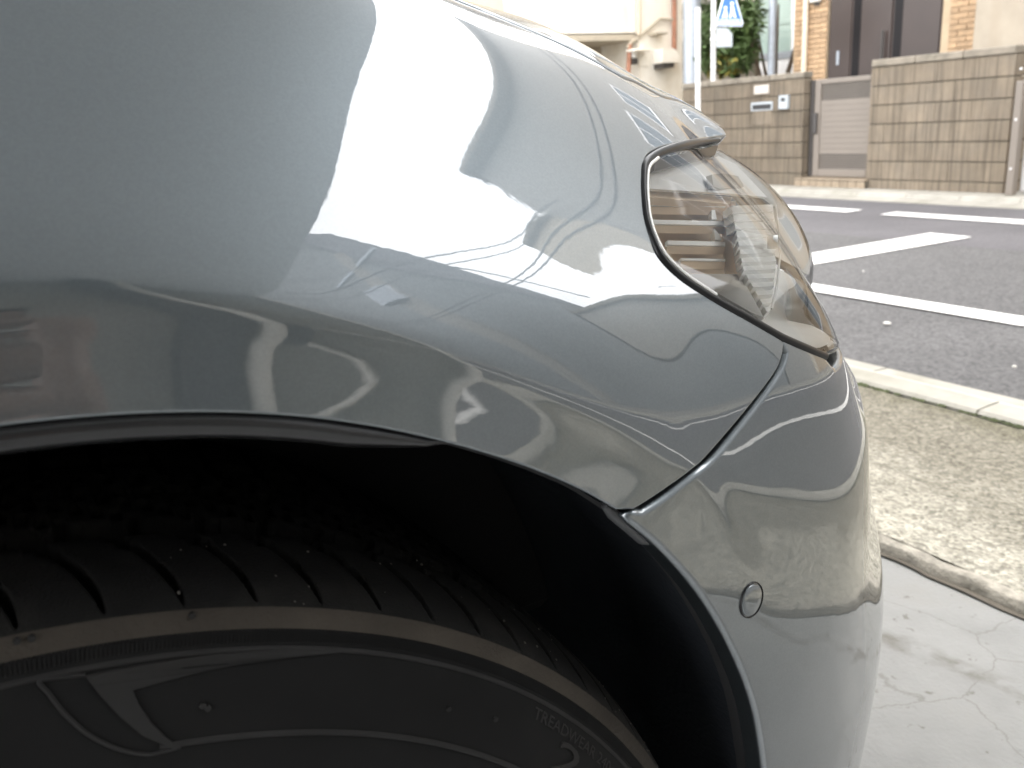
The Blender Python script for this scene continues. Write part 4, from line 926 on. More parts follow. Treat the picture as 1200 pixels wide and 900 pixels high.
# parking sensor
su = uvpx(880.5, 703); sp_, sn_ = S([su])[0], SN([su])[0]
ct = Vector(sp_); zn = Vector(sn_); xa = zn.cross(Vector((0, 0, 1))).normalized(); ya = zn.cross(xa)
def disc(r0, r1, h0, h1, name, m, parent, n=36):
    mb = MB(); v = []
    for r_, h_ in ((r0, h0), (r1, h1)): v += [ct+(xa*math.cos(t)+ya*math.sin(t))*r_+zn*h_ for t in np.linspace(0, 2*math.pi, n, endpoint=False)]
    mb.add(v, [(k, (k+1) % n, (k+1) % n+n, k+n) for k in range(n)], True)
    if r1 < r0*.99 and r1 < .011: pass
    return mb, v
n = 40
def lathe_disc(prof, name, m, parent, n=40):
    v = []; f = []; k = len(prof)
    for t in np.linspace(0, 2*math.pi, n, endpoint=False): v += [ct+(xa*math.cos(t)+ya*math.sin(t))*r_+zn*h_ for r_, h_ in prof]
    for i in range(n):
        for j in range(k-1): f.append((i*k+j, i*k+j+1, ((i+1) % n)*k+j+1, ((i+1) % n)*k+j))
    mb = MB(); mb.add(v, f, True); return mb.build(name, m, parent)
ps = lathe_disc([(.0094, -.001), (.0093, .0005), (.0089, .0007), (.0086, .0003), (.0085, -.001)], 'parking_sensor', M_gasket, car)
lathe_disc([(.0083, -.0004), (.0081, .0004), (.0077, .0007), (.004, .0009), (.00001, .0009)], 'sensor_cap', M_paintc, ps)

# wheel and tyre -----------------------------------------------------------------
def rubber(name, col, rough, dust, bump=0, bscale=200, dl=.5, dh=.75):
    return mat(name, col, rough, var=.25, scale=14, dirt=dust, dirt_scale=9, dirt_lo=dl, dirt_hi=dh, bump=bump, bscale=bscale, spec=.22)
M_rub = rubber('tyre_rubber', (    .0050, .0050, .0051), .85, (.0105, .0098, .009))
M_tread = rubber('tread_rubber', (.0095, .0092, .0088), .9, (.026, .0235, .0205), .0006, 900)
M_band = rubber('dusty_shoulder', (.050, .043, .035), .95, (.030, .026, .022), .0005, 500, .45, .7)
M_rubl = rubber('moulded_rubber_light', (.017, .0167, .0165), .7, (.023, .021, .019))
wheel = empty('wheel_assembly', (WX, WY, WZ)); wheel.parent = car; wheel.name = 'wheel'
wheel.location = Vector((WX, WY, WZ))-car.location
def wbuild(mb, name, m, parent):
    o = mb.build(name, m, None); o.parent = parent
    o.matrix_parent_inverse = Matrix.Translation((WX, WY, WZ)).inverted() if parent is wheel else Matrix.Identity(4); return o
# profile (y offset from shoulder plane, radius), material slot
TP = [(.014, .232), (.004, .238), (-.004, .250), (-.0095, .262), (-.0115, .272), (-.0118, .282), (-.0108, .292), (-.0092, .300), (-.0070, .3075), (-.0050, .3128), (-.0046, .3132), (-.0030, .3170), (-.0012, .3205), (-.0003, .3250), (.0000, .3258), (.0016, .3285), (.0032, .3310), (.0038, .3316)]
yt = np.r_[np.linspace(.006, .040, 26), np.linspace(.045, .19, 30)]
def tread_r(y):
    t = min(1, max(0, (y-.004)/.050)); return .3316+.0085*(1-(1-t)**2)+.002*math.sin(math.pi*min(1, (y-.004)/.19))
TP2 = [(y, tread_r(y)) for y in yt]+[(.205, .338), (.212, .325), (.222, .29), (.215, .24)]
PRO = TP+TP2; NP_ = len(PRO)
TH_ = np.concatenate([np.linspace(R(18), R(150), 1500, endpoint=False), np.linspace(R(150), R(378), 1300, endpoint=False)])
NG = 82; pitch = 2*math.pi/NG
th, pj = np.meshgrid(TH_, np.arange(NP_), indexing='ij'); Yg = np.array([p[0] for p in PRO])[pj]; Rg = np.array([p[1] for p in PRO])[pj]
# curved lateral grooves, 3.5 mm wide, sweeping back across the tread; two circumferential grooves
yy = np.clip((Yg-.0065)/.075, 0, 1.6); back = .30*pitch*yy+1.9*pitch*yy**2.1
ph = ((th-back-R(2.0)) % pitch)/pitch; dcen = np.abs(ph-.5)*pitch*.333
wid = .0007+.0017*np.clip(yy*4.5, 0, 1); depth_ = np.clip((wid-dcen)/.0006, 0, 1)*(Yg > .0066)*np.clip((Yg-.0066)/.003, 0, 1)*.0085
inside = (Yg > .0046) & (Yg < .2); Rg = Rg-np.where(inside, depth_, 0)
for yc in (.058, .100, .142): Rg = Rg-np.where(inside, np.clip((.005-np.abs(Yg-yc))/.0012, 0, 1)*.007, 0)
V = np.stack([WX+Rg*np.cos(th), WY+Yg, WZ+Rg*np.sin(th)], -1).reshape(-1, 3); NTH = len(TH_)
ii, jj = np.meshgrid(np.arange(NTH), np.arange(NP_-1), indexing='ij'); i2 = (ii+1) % NTH
Fq = np.stack([ii*NP_+jj, ii*NP_+jj+1, i2*NP_+jj+1, i2*NP_+jj], -1).reshape(-1, 4)
me = bpy.data.meshes.new('tyre'); me.vertices.add(len(V)); me.vertices.foreach_set('co', V.ravel()); me.loops.add(Fq.size); me.loops.foreach_set('vertex_index', Fq.ravel().astype(np.int32))
me.polygons.add(len(Fq)); me.polygons.foreach_set('loop_start', np.arange(0, Fq.size, 4, dtype=np.int32)); me.polygons.foreach_set('use_smooth', [True]*len(Fq))
me.materials.append(M_rub); me.materials.append(M_band); me.materials.append(M_tread)
mi = np.zeros((NTH, NP_-1), np.int32); mi[:, 13:17] = 1; mi[:, 17:] = 2; me.polygons.foreach_set('material_index', mi.ravel()); me.update(calc_edges=True)
if me.polygons[5].normal.y > 0: me.flip_normals()
tyre = link('tyre', me, wheel); tyre.matrix_parent_inverse = Matrix.Translation((WX, WY, WZ)).inverted()
# sidewall height as a function of radius
_sr = np.array([p[1] for p in TP]); _sy = np.array([p[0] for p in TP])
def side_y(r_): return WY+float(np.interp(r_, _sr, _sy))
def polar(px, py):
    y = WY-.008
    for _ in range(3):
        p = ony(y, px, py); r_ = math.hypot(p[0]-WX, p[2]-WZ); y = side_y(r_)
    return math.atan2(p[2]-WZ, p[0]-WX), r_
def sidept(a, r_, lift=.0): return Vector((WX+r_*math.cos(a), side_y(r_)-lift, WZ+r_*math.sin(a)))
def ring_rib(name, r_, w, h_, m, a0=0.0, a1=2*math.pi, n=220):
    v = []; 
    for a in np.linspace(a0, a1, n): v += [sidept(a, r_-w, -.0004), sidept(a, r_-w*.4, h_), sidept(a, r_+w*.4, h_), sidept(a, r_+w, -.0004)]
    mb = MB(); mb.add(v, [(i*4+j, i*4+j+1, i*4+j+5, i*4+j+4) for i in range(n-1) for j in range(3)], True); return wbuild(mb, name, m, tyre)
r_up = np.mean([polar(*p)[1] for p in ((264, 763), (340, 759), (420, 762), (500, 778))])
ring_rib('moulded_rib', r_up, .0011, .0007, M_rubl)
r_lo = np.mean([polar(*p)[1] for p in ((380, 858), (450, 863), (520, 874), (580, 888))])
a_em = polar(186, 885)[0]
ring_rib('moulded_rib', r_lo, .0014, .0008, M_rubl, R(20), a_em, 120)
# fine radial serration on the band below the shoulder
v = []; f = []
for k in range(620):
    a = R(15)+R(150)*k/620; da = R(150)/620*.28; b = len(v)
    for aa in (a-da, a+da):
        for r_, l_ in ((r_up+.0022, .0001), (r_up+.0026, .0005), (.3243, .0005), (.3249, .0)): v.append(sidept(aa, r_, l_))
    f += [(b+j, b+j+1, b+j+5, b+j+4) for j in range(3)]
mb = MB(); mb.add(v, f); tag(wbuild(mb, 'serrated_band', M_rub, tyre), kind='stuff')
# raised mark on the sidewall
K = .3777
def zp(pts): return [(x*K, 560+y*K) for x, y in pts]
def side_poly(name, pts, h_, m):
    pp = [polar(*p) for p in resample(np.array(pts), 4.0)]; p0 = [sidept(a, r_, h_) for a, r_ in pp]; n = len(p0)
    tri = tessellate_polygon([[Vector((a, r_, 0)) for a, r_ in pp]]); mb = MB()
    v = p0+[sidept(a, r_, -.0006) for a, r_ in pp]; mb.add(v, [tuple(t) for t in tri]+[(i, (i+1) % n, (i+1) % n+n, i+n) for i in range(n)]); return wbuild(mb, name, m, tyre)
def side_line(name, pts, w, h_, m):
    P_ = [sidept(*polar(*p), 0) for p in smooth_open(pts, 6)]; mb = MB(); mb.tube([p+Vector((0, -h_*.2, 0)) for p in P_], w, 6); return wbuild(mb, name, m, tyre)
side_poly('raised_mark', zp([(265, 614), (450, 578), (640, 548), (850, 533), (1059, 527), (1059, 539), (900, 556), (760, 574), (640, 596), (520, 625), (410, 656), (432, 705), (470, 760), (515, 803), (560, 833), (535, 837), (440, 795), (370, 735), (310, 672)]), .0009, M_rubl)
side_line('mark_outline', zp([(265, 611), (190, 620), (122, 632), (150, 668), (200, 730), (270, 792), (360, 838), (450, 857), (500, 849), (560, 834)]), .00075, .0008, M_rubl)
# moulded lettering
def lettering(name, text, px0, px1, h_px, m, lift, wide=1.0):
    """text set along the sidewall, its baseline running through two photo pixels"""
    cu = bpy.data.curves.new(name, 'FONT'); cu.body = text; cu.size = 1.0; cu.extrude = .0; cu.resolution_u = 3
    ob = bpy.data.objects.new('tmp', cu); COL.objects.link(ob); me_ = bpy.data.meshes.new_from_object(ob.evaluated_get(bpy.context.evaluated_depsgraph_get())); bpy.data.objects.remove(ob)
    xs = [v_.co.x for v_ in me_.vertices]; W = max(xs); a0, r0 = polar(*px0); a1, r1 = polar(*px1); ht = h_px
    bm = bmesh.new(); bm.from_mesh(me_); bmesh.ops.remove_doubles(bm, verts=bm.verts, dist=1e-5); ex = bmesh.ops.extrude_face_region(bm, geom=list(bm.faces)); up = {v_ for v_ in ex['geom'] if isinstance(v_, bmesh.types.BMVert)}
    for v_ in bm.verts:
        t = v_.co.x/W; a = a0+(a1-a0)*t; r_ = r0+(r1-r0)*t+v_.co.y/.7*ht; v_.co = sidept(a, r_, lift if v_ in up else -.0004)
    bmesh.ops.recalc_face_normals(bm, faces=bm.faces); nm = bpy.data.meshes.new(name); bm.to_mesh(nm); bm.free(); nm.materials.append(m)
    o = link(name, nm, tyre); return o
lettering('moulded_lettering', 'TREADWEAR 240', (624, 841), (712, 905), .0046, M_rubl, .0004)
lettering('size_lettering', '245', (642, 897), (716, 960), .0128, M_rubl, .0008)
# small sidewall pips
mb = MB()
for px, py in ((237, 826), (243, 829), (525, 830), (580, 842), (230, 670), (12, 680), (33, 703)):
    a, r_ = polar(px, py); c = sidept(a, min(r_, .33), .0002); mb.tube([c+Vector((0, .001, 0)), c+Vector((0, -.0009, 0))], .0012, 6)
tag(wbuild(mb, 'moulding_pips', M_rubl, tyre), kind='stuff')
grit = MB()
for k in range(40):
    a = R(random.uniform(22, 75)) if k < 40 else R(random.uniform(75, 125)); y_ = random.uniform(.005, .06); rr = tread_r(y_); s_ = random.uniform(.00015, .00045)
    c = Vector((WX+rr*math.cos(a), WY+y_, WZ+rr*math.sin(a))); grit.box(c-Vector((s_, s_, s_)), c+Vector((s_, s_*1.5, s_)))
tag(wbuild(grit, 'road_grit', mat('grit', (.11, .102, .09), .9), tyre), kind='stuff')
# rim with five twin spokes (below the frame)
M_rim = mat('rim_alloy', (.35, .36, .37), .3, metal=.8, var=.04)
v = []; f = []; RP = [(.016, .236), (.010, .231), (.012, .222), (.04, .215), (.12, .20), (.2, .205)]; k = len(RP); n = 80
for t in np.linspace(0, 2*math.pi, n, endpoint=False): v += [(WX+r_*math.cos(t), WY+y_, WZ+r_*math.sin(t)) for y_, r_ in RP]
for i in range(n):
    for j in range(k-1): f.append((i*k+j, i*k+j+1, ((i+1) % n)*k+j+1, ((i+1) % n)*k+j))
mb = MB(); mb.add(v, f, True)
for q_ in range(5):
    for dt in (-.13, .13):
        a = q_*2*math.pi/5+dt; mb.tube([(WX+.05*math.cos(a), WY+.035, WZ+.05*math.sin(a)), (WX+.14*math.cos(a), WY+.022, WZ+.14*math.sin(a)), (WX+.222*math.cos(a+dt*.3), WY+.016, WZ+.222*math.sin(a+dt*.3))], [.022, .014, .013], 8)
mb.tube([(WX, WY+.02, WZ), (WX, WY+.12, WZ)], .075, 24); wbuild(mb, 'rim', M_rim, wheel)

# headlight ---------------------------------------------------------------------
def clear_mat():
    m = bpy.data.materials.new('headlight_lens'); m.use_nodes = True; nt = m.node_tree; nt.nodes.remove(nt.nodes['Principled BSDF']); out = nt.nodes['Material Output']
    tr = node(nt, 'ShaderNodeBsdfTransparent'); tr.inputs['Color'].default_value = (.93, .93, .92, 1); gl = node(nt, 'ShaderNodeBsdfGlossy'); gl.inputs['Roughness'].default_value = .02
    fr = node(nt, 'ShaderNodeFresnel', IOR=1.55); mx = node(nt, 'ShaderNodeMixShader')
    n = node(nt, 'ShaderNodeTexNoise', Scale=60.0, Detail=4.0); mr = node(nt, 'ShaderNodeMapRange'); mr.inputs['To Min'].default_value = .012; mr.inputs['To Max'].default_value = .05; nt.links.new(n.outputs['Fac'], mr.inputs['Value']); nt.links.new(mr.outputs[0], gl.inputs['Roughness'])
    nt.links.new(fr.outputs[0], mx.inputs['Fac']); nt.links.new(tr.outputs[0], mx.inputs[1]); nt.links.new(gl.outputs[0], mx.inputs[2]); nt.links.new(mx.outputs[0], out.inputs['Surface']); return m
M_lens = clear_mat()
M_hous = mat('lamp_housing_silver', (.90, .89, .86), .4, metal=.1, var=.05, scale=20)
M_bez = mat('lamp_bezel_bronze', (.74, .57, .41), .4, metal=.05, var=.08, scale=16)
M_chrome = mat('lamp_chrome', (.92, .91, .88), .22, metal=.25, var=.03)
M_lgrey = mat('lamp_grey_plastic', (.50, .49, .47), .35, var=.06)
lamp = empty('headlight', (.40, .40, .70)); lamp.parent = car; lamp.location = Vector((.40, .40, .70))-car.location
def lamp_link(o): o.parent = lamp; o.matrix_parent_inverse = Matrix.Translation((.40, .40, .70)).inverted(); return o
ll = [p+np.array((.0045, -.002)) for p in lampL_uv]
lens_top = uvpx(846, 166); 
inset_ = smooth_open([(845, 168), (818, 171), (792, 177), (768, 187), (760.5, 198), (759, 215), (760, 236), (764, 262), (774, 287), (786, 304), (806, 322), (840, 345), (880, 368), (915, 390), (945, 404), (966, 414)], 4)
in_uv = [uvpx(*p) for p in inset_]
tb = in_uv[-1]; tt = in_uv[0]
front_path = smooth_open([tb, tb+np.array((.03, .004)), np.array((SK[11]+.05, kz(SK[11]+.05, .672))), np.array((SK[11]+.10, kz(SK[11]+.10, .69))), np.array((SK[11]+.11, kz(SK[11]+.11, .72))), *[lip(y_)+np.array((0, -.004)) for y_ in (.13, .09, .06, .035, .015)], tt], 5)[1:-1]
lens_poly = in_uv+list(front_path)
t_lo, t_hi = kz(uvpx(940, 320)[0], .69), tt[1]
def lens_off(q): k = np.clip((q[:, 1]-t_lo)/(t_hi-t_lo), 0, 1.3); return .0010-.0075*k**2.6
lens = panel('lens', lens_poly, M_lens, .006, offf=lens_off, r=.0030, depth=.004); lamp_link(lens)
# gasket frame between body and lens
gk = MB()
def off_pts(uvs, lift): 
    uvs = np.array(uvs); return [Vector(p) for p in S(uvs)+SN(uvs)*lift]
gpts = [ (a+b)/2 for a, b in zip(resample(np.array(lampL_uv), .004, False), resample(np.array(lampL_uv), .004, False))]
mid = [uvpx(*p) for p in smooth_open([(843, 163.5), (818, 166), (795, 171), (771, 180), (757.5, 192), (755, 210), (755.5, 232), (758.5, 258), (767.5, 284), (778, 303.5), (800, 325), (836, 349), (875, 371), (915, 394), (945, 407.5), (968, 417)], 5)]
gk.tube(off_pts(mid, -.0008), [min(.0015+.0013*i/8, .0027-.0004*min(1, i/26)) for i in range(len(mid))], 10); lamp_link(gk.build('gasket', M_gasket))
mid2 = [uvpx(*p) for p in smooth_open([(770, 186), (760, 196), (757.5, 212), (758, 234), (761.5, 260), (771, 286), (782, 303), (803, 322.5), (838, 346)], 5)]
gk2 = MB(); gk2.tube(off_pts(mid2, .0008), .0009, 8); lamp_link(gk2.build('bright_edge', M_chrome))
# housing bowl: the lens outline pushed back into the body
def deep(px, py, d):
    """a point d metres further along the line of sight than the outer skin"""
    o = ray(px, py); o = o/np.linalg.norm(o); u = uvpx(px, py); return Vector(S([u])[0]+o*d)
Pl = S(np.array(resample(np.array(lens_poly), .006))); cen = Pl.mean(0); inward = np.array((-.60, .80, -.02)); inward /= np.linalg.norm(inward)
v = []; nP = len(Pl)
for sc_, d_ in ((.985, .003), (.95, .03), (.86, .075), (.60, .11), (.25, .125)):
    v += [tuple(cen+(p-cen)*sc_+inward*d_) for p in Pl]
f = [(k*nP+i, k*nP+(i+1) % nP, (k+1)*nP+(i+1) % nP, (k+1)*nP+i) for k in range(4) for i in range(nP)]+[tuple(range(4*nP, 5*nP))]
mb = MB(); mb.add(v, f, True); lamp_link(mb.build('housing', M_hous))
def lamp_quad(name, pts, m, thick=.004, parent=None):
    P_ = [deep(*p) for p in pts]; n_ = (P_[1]-P_[0]).cross(P_[2]-P_[0]).normalized(); cam_d = (Vector(EYE)-P_[0])
    if n_.dot(cam_d) > 0: n_ = -n_
    mb = MB(); k = len(P_); vv = P_+[p+n_*thick for p in P_]; c0 = list(range(k))
    mb.add(vv, [tuple(c0), tuple(i+k for i in reversed(c0))]+[(i, (i+1) % k, (i+1) % k+k, i+k) for i in range(k)]); o = mb.build(name, m)
    if parent is None: return lamp_link(o)
    o.parent = parent; return o
# bronze louvre block: shelf, three slats stepping back, and its end cheek
lamp_quad('bezel_shelf', [(761, 222, .045), (858, 231, .060), (855, 239, .045), (761, 231, .030)], M_bez)
lamp_quad('bezel_back', [(761, 229, .090), (862, 236, .100), (868, 322, .090), (800, 320, .075), (764, 268, .080)], M_bez)
for (yA, yB, h_) in ((236, 238, 6), (256.5, 258.5, 7.5), (281, 282.5, 7.5), (302, 303, 4)):
    xa_ = 760 if yA < 262 else 768+(yA-262)*.75
    lamp_quad('louvre', [(xa_, yA, .060), (848, yB, .072), (850, yB+h_, .050), (xa_, yA+h_, .040)], M_lgrey if False else M_bez)
    lamp_quad('louvre_edge', [(xa_, yA+h_*.1, .0395), (850, yB+h_*.1, .0495), (850, yB+h_*.75, .0490), (xa_, yA+h_*.75, .0385)], M_hous, .002)
lamp_quad('bezel_cheek', [(848, 237, .055), (858, 236, .045), (866, 290, .038), (868, 320, .036), (850, 318, .060), (846, 262, .070)], M_bez)
lamp_quad('clip', [(834, 246, .05), (838, 246, .05), (840, 257, .048), (834, 257, .048)], M_hous, .003); lamp_quad('clip', [(837, 268, .05), (841, 272, .05), (846, 281, .048), (838, 281, .048)], M_hous, .003)
# ribbed side reflector
nr = 13
for k in range(nr):
    t0, t1 = k/nr, (k+.86)/nr
    def edge(t, side):
        xL = 857+ (t*24 if t < .6 else 14.4+(t-.6)*70); xR = 908-18*(t-.35)**2+(2 if t > .5 else 0); y_ = 241+126*t
        return (xL if side == 0 else xR, y_+(side and -1.5))
    a_, b_, c_, d_ = edge(t0, 0), edge(t0, 1), edge(t1, 1), edge(t1, 0)
    lamp_quad('reflector_rib', [(*a_, .030), (*b_, .034), (*c_, .026), (*d_, .022)], M_chrome, .006)
rim_ = MB(); rim_.tube([deep(*p) for p in ((909, 240, .028), (913, 275, .026), (914, 300, .024), (911, 330, .022), (904, 362, .018))], .0006, 6); lamp_link(rim_.build('reflector_seam', M_hous))
rf_ = deep(899, 284, .020); mb = MB(); mb.tube([rf_, rf_+Vector((.004, -.004, 0))], .0038, 14); lamp_link(mb.build('reflector_knob', M_hous))
# lower grey wedge and clear side wall
lamp_quad('lower_wedge', [(806, 321, .030), (866, 321, .040), (874, 334, .030), (895, 372, .012), (880, 366, .006), (842, 344, .006)], M_lgrey, .003)
lamp_quad('top_shade', [(768, 187, .006), (842, 170, .010), (838, 182, .016), (766, 201, .012)], M_gasket, .003)
M_skyrefl = mat('lamp_sky_reflection', (.93, .92, .90), .45, var=.02)
lamp_quad('sky_reflection_panel', [(761, 203, .024), (842, 183, .026), (862, 192, .030), (899, 231, .026), (860, 227, .030), (760, 221, .026)], M_skyrefl, .002)  # white panel added to paint the sky's reflection on the upper lens
lamp_quad('lamp_window', [(834, 204.5, .0262), (848, 203, .0266), (867, 207, .0272), (873, 222, .0258), (836, 219.5, .0258)], M_lgrey, .0035)
# the far half of the nose, mirrored about the car's centre line
for src_ in ('front_fender', 'bumper', 'bonnet'):
    me_ = bpy.data.objects[src_].data.copy(); me_.transform(Matrix.Translation((0, 2.332, 0)) @ Matrix.Diagonal((1, -1, 1, 1))); me_.flip_normals()
    o_ = link(src_, me_, car); o_.matrix_parent_inverse = Matrix.Translation(car.location).inverted()
# simple door and cabin behind the fender so the car goes on out of frame
ys_ = [(S0, t) for t in np.linspace(kz(S0, .20), TK[9], 14)]
base = S(np.array(ys_)); v = []; f = []
for x in (-1.004, -1.4, -2.0, -2.05):
    v += [(x, p[1]+(.0 if x > -2 else .0), p[2]+.02*(-1.0-x)) for p in base]
for i in range(3):
    for j in range(13): f.append((i*14+j, i*14+j+1, (i+1)*14+j+1, (i+1)*14+j))
mb = MB(); mb.add(v, f, True); mb.build('door', M_paintc, car)

# ------------------------------------------------------------------ the covered parking space the car stands in
M_ceil = mat('painted_soffit', (.84, .89, .94), .85, var=.04, scale=1.5)
M_gwall = mat('garage_wall', (.27, .27, .25), .9, var=.06, scale=1.2, dirt=(.22, .22, .20), dirt_scale=1.1)
sheet('light_bounce_sheet', [[(x, y, .006) for y in (-2.1, 0, 3.5)] for x in (-3.2, -1.5, .55)], mat('pale_bounce', (.55, .55, .54), .8, var=.05))  # added unseen pale sheet, bounces light up onto the shelter ceiling
M_dpillar = mat('dark_pillar', (.07, .075, .08), .6, var=.1)
gar = empty('parking_shelter', (-3, -1, 0)); tag(gar, 'open-fronted covered parking space with pale ceiling over the car', 'building')
XCE = 1.58
MB().box((-3.0, -3.2, 2.60), (XCE, 3.6, 2.85), .01).build('ceiling_slab', M_ceil, gar)
MB().box((-3.0, -3.2, 2.851), (XCE-.02, 3.6, 5.2)).build('upper_storey', M_white, gar)
for k in range(3): MB().box((-2.6+k*1.35, -3.1, 2.58), (-2.55+k*1.35, 3.5, 2.599)).build('soffit_joint', M_gwall, gar)
MB().box((-2.9, -2.35, -.1), (1.57, -2.2, 2.599)).build('side_wall', M_gwall, gar)
for px_, py_ in ((-2.7, 3.3), (1.2, 3.3)): MB().box((px_-.15, py_-.15, -.1), (px_+.15, py_+.15, 2.599), .01).build('corner_post', M_gwall, gar)
MB().box((.49, -2.199, -.05), (.68, -2.0, 2.599), .01).build('pillar', M_dpillar, gar)
MB().tube([(.75, -2.06, -.05), (.75, -2.06, 2.599)], .05, 14).build('down_pipe', M_pipe_w, gar)
MB().tube([(1.53, -2.1, -.05), (1.53, -2.1, 2.599)], .035, 14).build('down_pipe', M_pipe_w, gar)
MB().tube([(.80, -2.12, .50), (1.49, -2.12, .56)], .014, 10).build('handrail', M_pipe_w, gar)
MB().box((.79, -2.13, .46), (.88, -2.03, .55), .01).build('pipe_bracket', M_dpillar, gar)
# overhead service cables and the pole that carries them (mirrored in the paint)
M_cable = mat('cable', (.10, .10, .105), .6)
up = empty('utility_pole', (9.0, -7.4, -.2)); tag(up, 'round concrete utility pole with a transformer, down the street to the right', 'utility pole')
MB().tube([(9.0, -7.4, -.2), (9.0, -7.4, 10.4)], [.17, .12], 16).build('pole', M_grey_w, up); MB().tube([(8.66, -7.3, 7.4), (8.66, -7.3, 8.3)], .24, 16).build('transformer', M_steel, up)
mb = MB(); mb.box((8.95, -8.3, 9.6), (9.05, -6.5, 9.7)); mb.build('crossarm', M_steel, up)
def cable(p, q, r_, sag, label):
    p, q = Vector(p), Vector(q); o = MB().tube([p.lerp(q, t)-Vector((0, 0, sag*4*t*(1-t))) for t in np.linspace(0, 1, 15)], r_, 6).build('overhead_cable', M_cable); tag(o, label, 'cable', 'overhead cables along the street'); return o

cable((9.0, -7.4, 10.0), (9.9, -3.6, 5.15), .034, .12, 'thick bundled cable sloping down from the transformer pole to the lean-to')
cable((9.0, -7.3, 9.6), (1.5, -2.4, 3.6), .014, .2, 'thin service cable running from the transformer pole to the shelter roof')
for (dz, rr_, lb_) in ((-.6, .018, 'upper of two thick overhead cables along the street'), (-.78, .018, 'lower of two thick overhead cables along the street')): cable((8.0, -60, 6.6+dz), (7.7, 40, 6.4+dz), rr_, .3, lb_)
for k, lb_ in enumerate(('thin overhead cable crossing the road to the shelter, further right', 'thin overhead cable crossing the road to the shelter, nearer the car')): cable((8.6, -2.0+.5*k, 6.4), (2.2-.6*k, -4.4, 3.9), .012, .2, lb_)
# houses further right across the road
M_c = mat('stucco_grey_brown', (.26, .245, .22), .9, var=.08, scale=1.2); M_roof = mat('roof_tiles', (.09, .09, .10), .8, var=.15)
def gable(x0, x1, yL, yR, ze, zr, label, m):
    g = empty('gabled_house', (x0, (yL+yR)/2, -.2)); tag(g, label, 'house'); ym = (yL+yR)/2
    MB().prism([(x0, yL, -.2), (x0, yL, ze), (x0, ym, zr), (x0, yR, ze), (x0, yR, -.2)], (x1-x0, 0, 0)).build('wall', m, g)
    for ya, s in ((yL, 1), (yR, -1)):
        d = Vector((0, ym-ya, zr-ze)).normalized(); n = Vector((0, -d.z*s, d.y*s)); n = n if n.z > 0 else -n; p0 = Vector((x0-.4, ya, ze))-d*.35+n*.002; p1 = Vector((x0-.4, ym, zr))+n*.002
        MB().prism([p0, p1, p1+n*.12, p0+n*.12], (x1-x0+.8, 0, 0)).build('roof', M_roof, g)
    return g
M_apt = mat('apartment_grey', (.22, .23, .235), .9, var=.05, scale=1.0)
ap = empty('apartment_block', (10.3, -9, -.2)); tag(ap, 'tall grey apartment block with a slanted stepped roofline, across the road right of the annex', 'building')
APO = [(-5.6, -.2), (-5.6, 5.7), (-7.3, 8.6), (-8.35, 11.7), (-9.6, 14.6), (-18, 14.6), (-18, -.2)]
MB().prism([(10.32, y, z) for y, z in APO], (1.9, 0, 0)).build('wall', M_apt, ap)
for k in range(len(APO)-3):
    (ya, za), (yb, zb) = APO[k+1], APO[k+2]; MB().prism([(10.15, ya, za+.004), (10.15, yb, zb+.004), (10.15, yb, zb+.13), (10.15, ya, za+.13)], (2.1, 0, 0)).build('roof', M_roof, ap)
sh_ = empty('small_house', (12.6, -6, -.2)); tag(sh_, 'small dark grey house behind the lean-to, left of the slim apartment block', 'house'); MB().box((12.6, -10, -.2), (17, -3.5, 5.3)).build('wall', M_grey_w, sh_); MB().box((12.4, -10.2, 5.3), (17.2, -3.3, 5.42)).build('roof', M_cap, sh_)
mb_ = empty('flat_roofed_house', (20, -11, -.2)); tag(mb_, 'low flat-roofed pale house far behind the slim apartment block', 'house'); MB().box((20, -20, -.2), (26, -2, 6.4)).build('wall', M_grey_w, mb_); MB().box((19.8, -20.2, 6.4), (26.2, -1.8, 6.55)).build('roof', M_cap, mb_)
gd = gable(10.3, 18, -18.5, -27, 5.4, 8.2, 'pale gabled house further along the road to the right', M_white); window(gd, 10.3, -24, -21, 1.0, 2.8)
# neighbour's building on this side of the road, beyond the shelter wall
nb = empty('neighbour_building', (-2, -8, 0)); tag(nb, 'grey neighbouring building on this side of the road, right of the shelter', 'building')
MB().box((-9, -16, -.1), (1.2, -6.2, 6.5)).build('wall', M_c, nb); MB().box((-9.1, -16.1, 6.5), (1.4, -6.0, 6.65)).build('roof', M_cap, nb)

# the photographer, whose hand and phone are mirrored in the flank of the car
M_skin = mat('skin', (.34, .235, .19), .5, var=.08, scale=30); M_cloth = mat('dark_jacket', (.035, .04, .05), .9, var=.15, scale=20); M_trous = mat('dark_trousers', (.03, .032, .04), .9, var=.1); M_hair = mat('hair', (.012, .010, .009), .5, var=.2); M_phone = mat('phone_case', (.02, .02, .022), .3, var=.05)
def cs(x, y, z): return Vector(EYE)+Vector(_r)*x+Vector(_u)*y-Vector(_f)*z       # beside and behind the camera
ph = MB(); ph.box((-.110, -.062, 0), (.030, .012, .008), .003); ph.v = [tuple(cs(x, y, z+.016)) for x, y, z in ph.v]
pho = ph.build('phone', M_phone); tag(pho, 'dark phone held up in the photographer hand, mirrored in the fender', 'phone')
verts = []; edges = []; rad = []; kind = []
def vtx(p, r_, par=None, k='cloth'):
    verts.append(Vector(p)); rad.append(r_); kind.append(k)
    if par is not None: edges.append((par, len(verts)-1))
    return len(verts)-1
pelv = vtx((-.42, -.78, .40), .15); wa = vtx((-.43, -.76, .58), .135, pelv); ch = vtx((-.41, -.68, .78), .15, wa); nk = vtx((-.38, -.62, .93), .055, ch, 'skin'); hd = vtx((-.35, -.56, 1.03), .085, nk, 'skin'); ht_ = vtx((-.34, -.56, 1.13), .07, hd, 'skin')
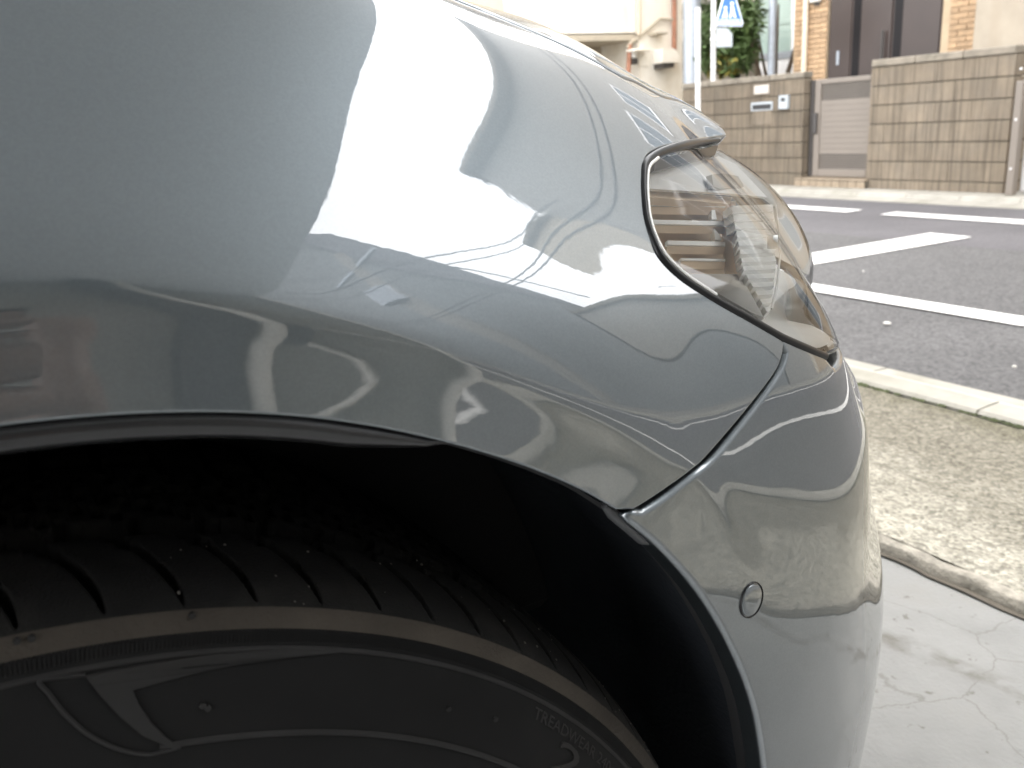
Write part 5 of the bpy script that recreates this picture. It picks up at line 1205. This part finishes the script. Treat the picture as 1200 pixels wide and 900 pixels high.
for sx_ in (-1, 1):
    hp = vtx((-.42+.12*sx_, -.74, .38), .10, pelv); kn = vtx((-.42+.20*sx_, -.40 if sx_ < 0 else -.55, .50 if sx_ < 0 else .16), .07, hp); an_ = vtx((-.42+.19*sx_, -.55 if sx_ < 0 else -.90, .10), .045, kn); vtx((-.42+.19*sx_, -.42 if sx_ < 0 else -.84, .04), .035, an_)
sl = vtx((-.58, -.62, .82), .065, ch); el_ = vtx((-.50, -.34, .62), .048, sl); wr0 = cs(-.215, -.06, .03); fo = vtx(Vector(verts[el_]).lerp(wr0, .55), .040, el_); wr_ = vtx(wr0, .026, fo, 'skin')
sr_ = vtx((-.22, -.66, .83), .065, ch); er = vtx((-.14, -.42, .66), .048, sr_); wr2 = vtx(cs(.10, -.10, .06), .026, er, 'skin'); vtx(cs(.06, -.07, .035), .022, wr2, 'skin')
pm = vtx(cs(-.165, -.050, .022), .026, wr_, 'skin'); pk = vtx(cs(-.135, -.045, .018), .024, pm, 'skin')
for k, (y_, xt) in enumerate(((-.020, .020), (-.037, .030), (-.054, .034), (-.070, .040))):
    a_ = vtx(cs(-.105, y_*.9-.004, .012), .0105, pk, 'skin'); b_ = vtx(cs(-.06, y_, .004), .0092, a_, 'skin'); c_2 = vtx(cs((xt-.06)/2+.0, y_-.001, .004), .0085, b_, 'skin'); vtx(cs(xt, y_-.003, .008), .0070, c_2, 'skin')
t1 = vtx(cs(-.13, -.020, .034), .012, pm, 'skin'); t2 = vtx(cs(-.10, -.010, .040), .010, t1, 'skin'); vtx(cs(-.07, -.012, .036), .008, t2, 'skin')
pme = bpy.data.meshes.new('person'); pme.from_pydata([tuple(v_) for v_ in verts], edges, []); pob = link('person', pme)
sk = pob.modifiers.new('skin', 'SKIN'); sk.use_smooth_shade = True
for i, sv in enumerate(pme.skin_vertices[0].data): sv.radius = (rad[i], rad[i]); sv.use_root = (i == pelv)
sb = pob.modifiers.new('sub', 'SUBSURF'); sb.levels = 2; sb.render_levels = 2
bpy.context.view_layer.update()
bod_ = bpy.data.meshes.new_from_object(pob.evaluated_get(bpy.context.evaluated_depsgraph_get())); pob.modifiers.clear(); pob.data = bod_
for m_ in (M_cloth, M_skin, M_trous): bod_.materials.append(m_)
va = np.array([tuple(v_) for v_ in verts])
for p in bod_.polygons:
    i = int(np.argmin(np.linalg.norm(va-np.array(p.center), axis=1)/np.array([max(r_, .012) for r_ in rad]))); p.material_index = 1 if kind[i] == 'skin' else (2 if p.center.z < .42 else 0); p.use_smooth = True
tag(pob, 'person in dark clothes crouching with a phone held toward the fender, mirrored in the paint', 'person')
hb = bmesh.new(); bmesh.ops.create_uvsphere(hb, u_segments=20, v_segments=14, radius=.1)
for v_ in hb.verts: v_.co = Vector((v_.co.x*.95, v_.co.y*1.05, v_.co.z*.85))
hm = bpy.data.meshes.new('hair'); hb.to_mesh(hm); hb.free(); hm.materials.append(M_hair); ho = link('hair', hm, pob, (-.345, -.585, 1.11)); [setattr(p, 'use_smooth', True) for p in hm.polygons]
